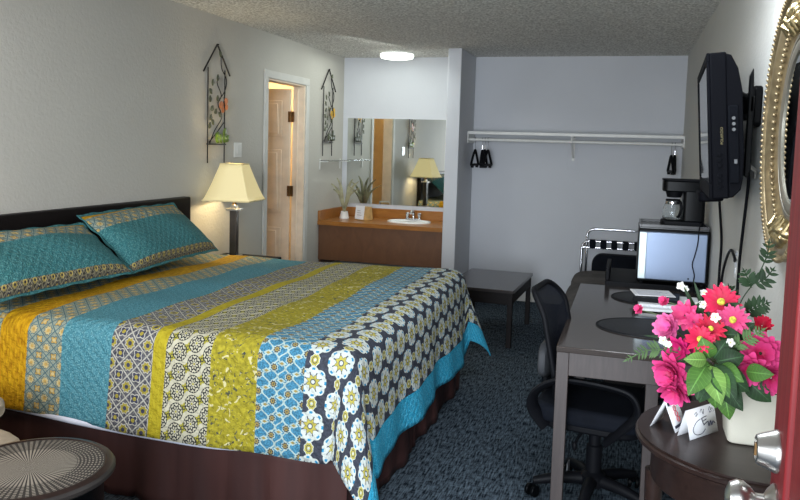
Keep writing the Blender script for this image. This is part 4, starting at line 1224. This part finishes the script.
flower('peony', Q(.126, 2.15, 1.056), tilt(-.4, .1), .034, 10, p_peony, ((1, .75), (.85, 1.0), (.65, 1.3), (.45, 1.6)), .32, 0, None, 6, 'pale mauve-pink peony')
flower('peony', Q(.150, 2.11, 1.008), tilt(-.3, -.1), .034, 9, p_magenta, ((1, .4), (.8, .7), (.6, 1.1)), .28, 0, None, 7)
flower('peony', Q(.178, 2.13, 1.005), tilt(.1, -.1), .030, 9, p_magenta, ((1, .4), (.8, .7), (.6, 1.1)), .28, 0, None, 8)
# big magenta dahlias with cupped, white-tipped petals
def dahlia(pos, nrm, rad, rs, lab):
    return flower('dahlia', pos, nrm, rad, 9, p_dahlia, ((1.0, .15), (.84, .45), (.66, .85), (.46, 1.3)), .26, 0, None, rs, lab)
dahlia(Q(.137, 2.075, .955), (-.55, -.75, -.15), .052, 11, 'magenta dahlia at the left of the bouquet')
dahlia(Q(.146, 2.075, .912), (-.35, -.85, -.45), .046, 12, 'magenta dahlia hanging lowest at the left')
dahlia(Q(.348, 2.11, 1.018), (.0, -.95, .25), .056, 13, 'magenta dahlia at the right of the bouquet')
dahlia(Q(.318, 2.075, .985), (-.2, -.9, -.15), .046, 14, 'magenta dahlia below its neighbour at the right')
dahlia(Q(.372, 2.085, .965), (.1, -.95, -.1), .045, 16, None)
flower('carnation', Q(.362, 2.20, 1.072), tilt(.1, .4), .024, 10, p_red, ((1, .6), (.8, 1)), .3, 0, None, 17)
flower('carnation', Q(.318, 2.19, 1.06), tilt(0, .4), .022, 9, p_red, ((1, .6), (.8, 1)), .3, 0, None, 18)
# two small pink buds on long thin stems reaching out over the desk
for x, y, z, k in ((.118, 2.30, 1.097, 21), (.052, 2.40, 1.047, 22)):
    f = flower('bud', Q(x, y, z), (-.5, -.7, .4), .0145, 9, p_pink, ((1, .5), (.8, 1), (.6, 1.6)), .34, 0, None, k, None, False)
    MB().tube(smooth_path([Q(x, y, z), Q(x + .07, y - .03, z - .012), Q(.25, 2.27, z - .06), HEART], 5), .0016, 6).build('stem', m_stem, f)
# small white flowers
for k, (x, y, z, r) in enumerate(((.160, 2.30, 1.147, .017), (.172, 2.30, 1.139, .013), (.181, 2.30, 1.098, .016), (.178, 2.28, 1.082, .012), (.236, 2.10, 1.104, .018), (.111, 2.10, 1.030, .017), (.122, 2.09, 1.022, .013), (.273, 2.08, 1.046, .016), (.222, 2.30, 1.130, .016), (.212, 2.2, 1.116, .016), (.262, 2.25, 1.160, .014), (.204, 2.24, 1.107, .014))):
    flower('small_white_flower', Q(x, y, z), tilt(random.uniform(-.4, .4), random.uniform(-.1, .5)), r * .72, 5, p_white, ((1, .35), (.7, .8)), .45, .15, None, 40 + k)
# broad leaves
def leaf(base, tip, w, mat, fold=.25, droop=.15, name='leaf', nrm=None):
    base = Vector(base); tip = Vector(tip); d = tip - base; l = d.length
    n = Vector(nrm) if nrm else VIEW
    x = d.normalized(); y = n.cross(x).normalized(); z = x.cross(y).normalized()
    rows = []
    for k in range(10):
        t = k / 9
        ww = w / 2 * max(.02, (math.sin(PI * (t ** .85)) ** .85))
        bow = z * (4 * t * (1 - t) * droop * l)
        c = base + d * t + bow
        rows.append([c - y * ww - z * (-fold * ww), c - y * ww * .5 - z * (-fold * ww * .4), c, c + y * ww * .5 + z * (fold * ww * .4), c + y * ww + z * (fold * ww)])
    MB().sheet(rows, uvs=[[(k / 9, q / 4) for q in range(5)] for k in range(10)]).build(name, mat, fa, angle=180)
for (b, t, w, m) in (
    ((.225, 2.06, .985), (.250, 2.00, .903), .058, m_leaf_lt),
    ((.215, 2.06, 1.0), (.158, 2.04, 1.0), .040, m_leaf_lt),
    ((.215, 2.06, .985), (.172, 2.01, .915), .058, m_leaf),
    ((.225, 2.07, .985), (.175, 2.05, .968), .045, m_leaf),
    ((.235, 2.06, .99), (.285, 2.0, .915), .058, m_leaf_dk),
    ((.24, 2.06, .985), (.318, 2.04, .935), .06, m_leaf_dk),
    ((.225, 2.08, 1.0), (.20, 2.07, 1.055), .052, m_leaf),
    ((.235, 2.08, 1.0), (.262, 2.08, 1.052), .056, m_leaf_dk),
    ((.24, 2.07, .995), (.305, 2.06, 1.02), .056, m_leaf_dk),
    ((.25, 2.08, .96), (.305, 2.03, .885), .055, m_leaf_dk),
    ((.26, 2.07, .94), (.278, 2.05, .852), .05, m_leaf),
    ((.23, 2.08, .955), (.205, 2.06, .885), .05, m_leaf_dk),
    ((.24, 2.08, .95), (.245, 2.07, .872), .05, m_leaf),
    ((.31, 2.06, .98), (.368, 2.02, .99), .046, m_leaf),
    ((.31, 2.09, .955), (.375, 2.07, .905), .055, m_leaf_dk),
    ((.28, 2.1, .98), (.33, 2.08, .95), .05, m_leaf_dk),
    ((.30, 2.12, 1.0), (.27, 2.09, 1.03), .05, m_leaf_dk),
    ((.20, 2.16, 1.0), (.165, 2.12, .97), .05, m_leaf_dk),
    ((.29, 2.17, 1.04), (.335, 2.14, 1.09), .05, m_leaf_dk),
    ((.25, 2.15, 1.05), (.30, 2.12, 1.06), .045, m_leaf_dk),
    ((.19, 2.14, 1.03), (.215, 2.11, 1.075), .04, m_leaf_dk),
    ((.215, 2.07, .97), (.195, 2.03, .90), .042, m_leaf_dk),
    ((.25, 2.06, .99), (.30, 2.01, .965), .045, m_leaf),
    ((.24, 2.05, .98), (.268, 2.0, .925), .04, m_leaf),
    ((.30, 2.12, .97), (.345, 2.07, .925), .05, m_leaf_dk),
    ((.21, 2.09, 1.01), (.185, 2.06, 1.03), .036, m_leaf),
    ((.33, 2.18, 1.0), (.385, 2.13, .99), .05, m_leaf_dk),
    ((.27, 2.2, 1.1), (.30, 2.17, 1.135), .036, m_leaf_dk),
    ((.2, 2.22, 1.08), (.205, 2.2, 1.125), .03, m_leaf_dk)):
    leaf(Q(*b), Q(*t), w, m)
# thin blades
for b, t in (((.20, 2.28, 1.08), (.165, 2.28, 1.15)), ((.23, 2.28, 1.07), (.190, 2.28, 1.170)), ((.16, 2.18, 1.02), (.062, 2.20, 1.015)), ((.2, 2.1, 1.0), (.135, 2.08, .975))):
    leaf(Q(*b), Q(*t), .011, m_leaf_dk, .1, .06, 'grass_blade')
# fern fronds and serrated sprigs
def frond(pts, w, mat, n=9, name='fern_frond', nrm=None, cut=.3, taper=.25):
    path = smooth_path([Q(*p) for p in pts], 6); m = len(path)
    mb = MB().tube(path, .0016, 5)
    nv = Vector(nrm) if nrm else VIEW
    for k in range(n):
        t = (k + .8) / n; i = min(m - 2, int(t * (m - 1)))
        p = path[i]; d = (path[i + 1] - path[max(0, i - 1)]).normalized()
        s = nv.cross(d).normalized()
        ll = w * (math.sin(PI * (.22 + .74 * t)) ** .7) * (1 if t < .7 else 1)
        for sg in (-1, 1):
            q = d * .55 + s * sg * .85 + nv * .1
            q.normalize(); yv = nv.cross(q).normalized()
            rows = []
            for a in range(5):
                u = a / 4; ww = ll * cut * .5 * max(.05, math.sin(PI * (.1 + .88 * u)))
                c = p + q * ll * u
                rows.append([c - yv * ww, c + nv * .002, c + yv * ww])
            mb.sheet(rows)
    # terminal leaflet
    mb.sheet([[path[-2], path[-2], path[-2]], [path[-1] + nv.cross(d).normalized() * .003, path[-1], path[-1] - nv.cross(d).normalized() * .003], [path[-1] + d * .012] * 3])
    mb.build(name, mat, fa, angle=180)
frond([(.19, 2.1, .99), (.12, 2.1, 1.005), (.07, 2.1, .998), (.018, 2.1, .966)], .030, m_fern, 13, cut=.28)
frond([(.28, 2.1, 1.03), (.31, 2.08, 1.06), (.345, 2.07, 1.09)], .030, m_fern, 9, cut=.28)
frond([(.29, 2.2, 1.04), (.30, 2.17, 1.06), (.335, 2.16, 1.075)], .028, m_fern, 8, cut=.28)
spr = [((.30, 2.28, 1.03), (.318, 2.28, 1.12), (.345, 2.29, 1.175), (.372, 2.30, 1.245)), ]
frond([(.30, 2.28, 1.03), (.318, 2.28, 1.12), (.352, 2.29, 1.18), (.378, 2.30, 1.245)], .006, m_leaf_dk, 3, name='sprig_stem')
frond([(.345, 2.29, 1.165), (.335, 2.29, 1.18), (.322, 2.29, 1.205)], .032, m_leaf_dk, 5, name='sprig_leaf', cut=.4)
frond([(.352, 2.29, 1.172), (.375, 2.29, 1.185), (.395, 2.29, 1.215)], .034, m_leaf_dk, 5, name='sprig_leaf', cut=.4)
frond([(.372, 2.30, 1.23), (.380, 2.30, 1.255), (.382, 2.30, 1.29)], .028, m_leaf_dk, 5, name='sprig_leaf', cut=.4)
frond([(.325, 2.22, 1.10), (.345, 2.2, 1.122), (.372, 2.2, 1.135)], .036, m_leaf_dk, 6, name='sprig_leaf', cut=.4)
frond([(.30, 2.3, 1.09), (.292, 2.3, 1.13), (.286, 2.3, 1.155)], .03, m_leaf_dk, 5, name='sprig_leaf', cut=.45)

# ------------------------------------------------------------------ lighting
def area(name, loc, target, sx, sy, power, col, spread=None):
    l = bpy.data.lights.new(name, 'AREA'); l.shape = 'RECTANGLE'; l.size = sx; l.size_y = sy; l.energy = power; l.color = col
    if spread: l.spread = spread
    o = bpy.data.objects.new(name, l); COL.objects.link(o); o.location = loc
    o.rotation_euler = (Vector(target) - Vector(loc)).to_track_quat('-Z', 'Y').to_euler()
    return o
def point(name, loc, power, col, r=.05):
    l = bpy.data.lights.new(name, 'POINT'); l.energy = power; l.color = col; l.shadow_soft_size = r
    o = bpy.data.objects.new(name, l); COL.objects.link(o); o.location = loc; return o
area('daylight_door', (-.30, -2.5, 1.5), (-.55, 4, 1.1), 2.4, 2.6, 520, (.84, .92, 1.0))
area('left_side_fill', (-1.75, -.35, 1.6), (-1.75, 4, .9), 1.3, 1.1, 42, (.93, .96, 1.0))  # added fill outside the unseen opening, lifts left wall and ceiling
area('bed_foot_fill', (-.15, 2.6, 2.40), (-.15, 2.6, 0), .6, .6, 26, (.88, .94, 1.0))  # added fill without a fixture, brightens the foot of the bed
point('lamp_bulb', (-2.735, 4.88, 1.22), 24, (1.0, .80, .48), .04)
point('near_lamp_bulb', (-2.50, 1.85, 1.22), 7, (1.0, .70, .42), .06)
area('vanity_light', (-2.255, 6.95, 2.41), (-2.255, 6.95, 0), 1.1, .7, 5, (.93, 1.0, .93))
area('vanity_fill', (-2.15, 6.35, 2.41), (-2.75, 6.6, 1.0), .8, .7, 13, (.93, 1.0, .95))
point('bathroom_light', (-3.75, 6.95, 2.1), 30, (1.0, .78, .5), .08)
wd = bpy.data.worlds.new('World'); SC.world = wd; wd.use_nodes = True
bg = wd.node_tree.nodes['Background']; bg.inputs[0].default_value = (.75, .85, 1.0, 1); bg.inputs[1].default_value = .6

# -------------------------------------------------------------------- camera
cam = bpy.data.cameras.new('camera'); co = bpy.data.objects.new('camera', cam); COL.objects.link(co)
yaw, pitch, rollc = 0.293809, 0.08477, -0.029207
cy, sy = math.cos(yaw), math.sin(yaw)
f = Vector((-sy * math.cos(pitch), cy * math.cos(pitch), -math.sin(pitch)))
r = Vector((cy, sy, 0)); dn = f.cross(r)
r2 = r * math.cos(rollc) + dn * math.sin(rollc); d2 = -r * math.sin(rollc) + dn * math.cos(rollc)
R_ = Matrix((r2, -d2, -f)).transposed()
co.matrix_world = Matrix.Translation((0, 0, 1.5266)) @ R_.to_4x4()
cam.sensor_width = 36; cam.lens = 754.15 / 800 * 36; cam.shift_y = -(250 - 210.07) / 800
cam.clip_start = .02; cam.clip_end = 60
SC.camera = co
SC.view_settings.view_transform = 'Standard'
SC.view_settings.look = 'None'
SC.view_settings.exposure = 0.0
SC.cycles.max_bounces = 8
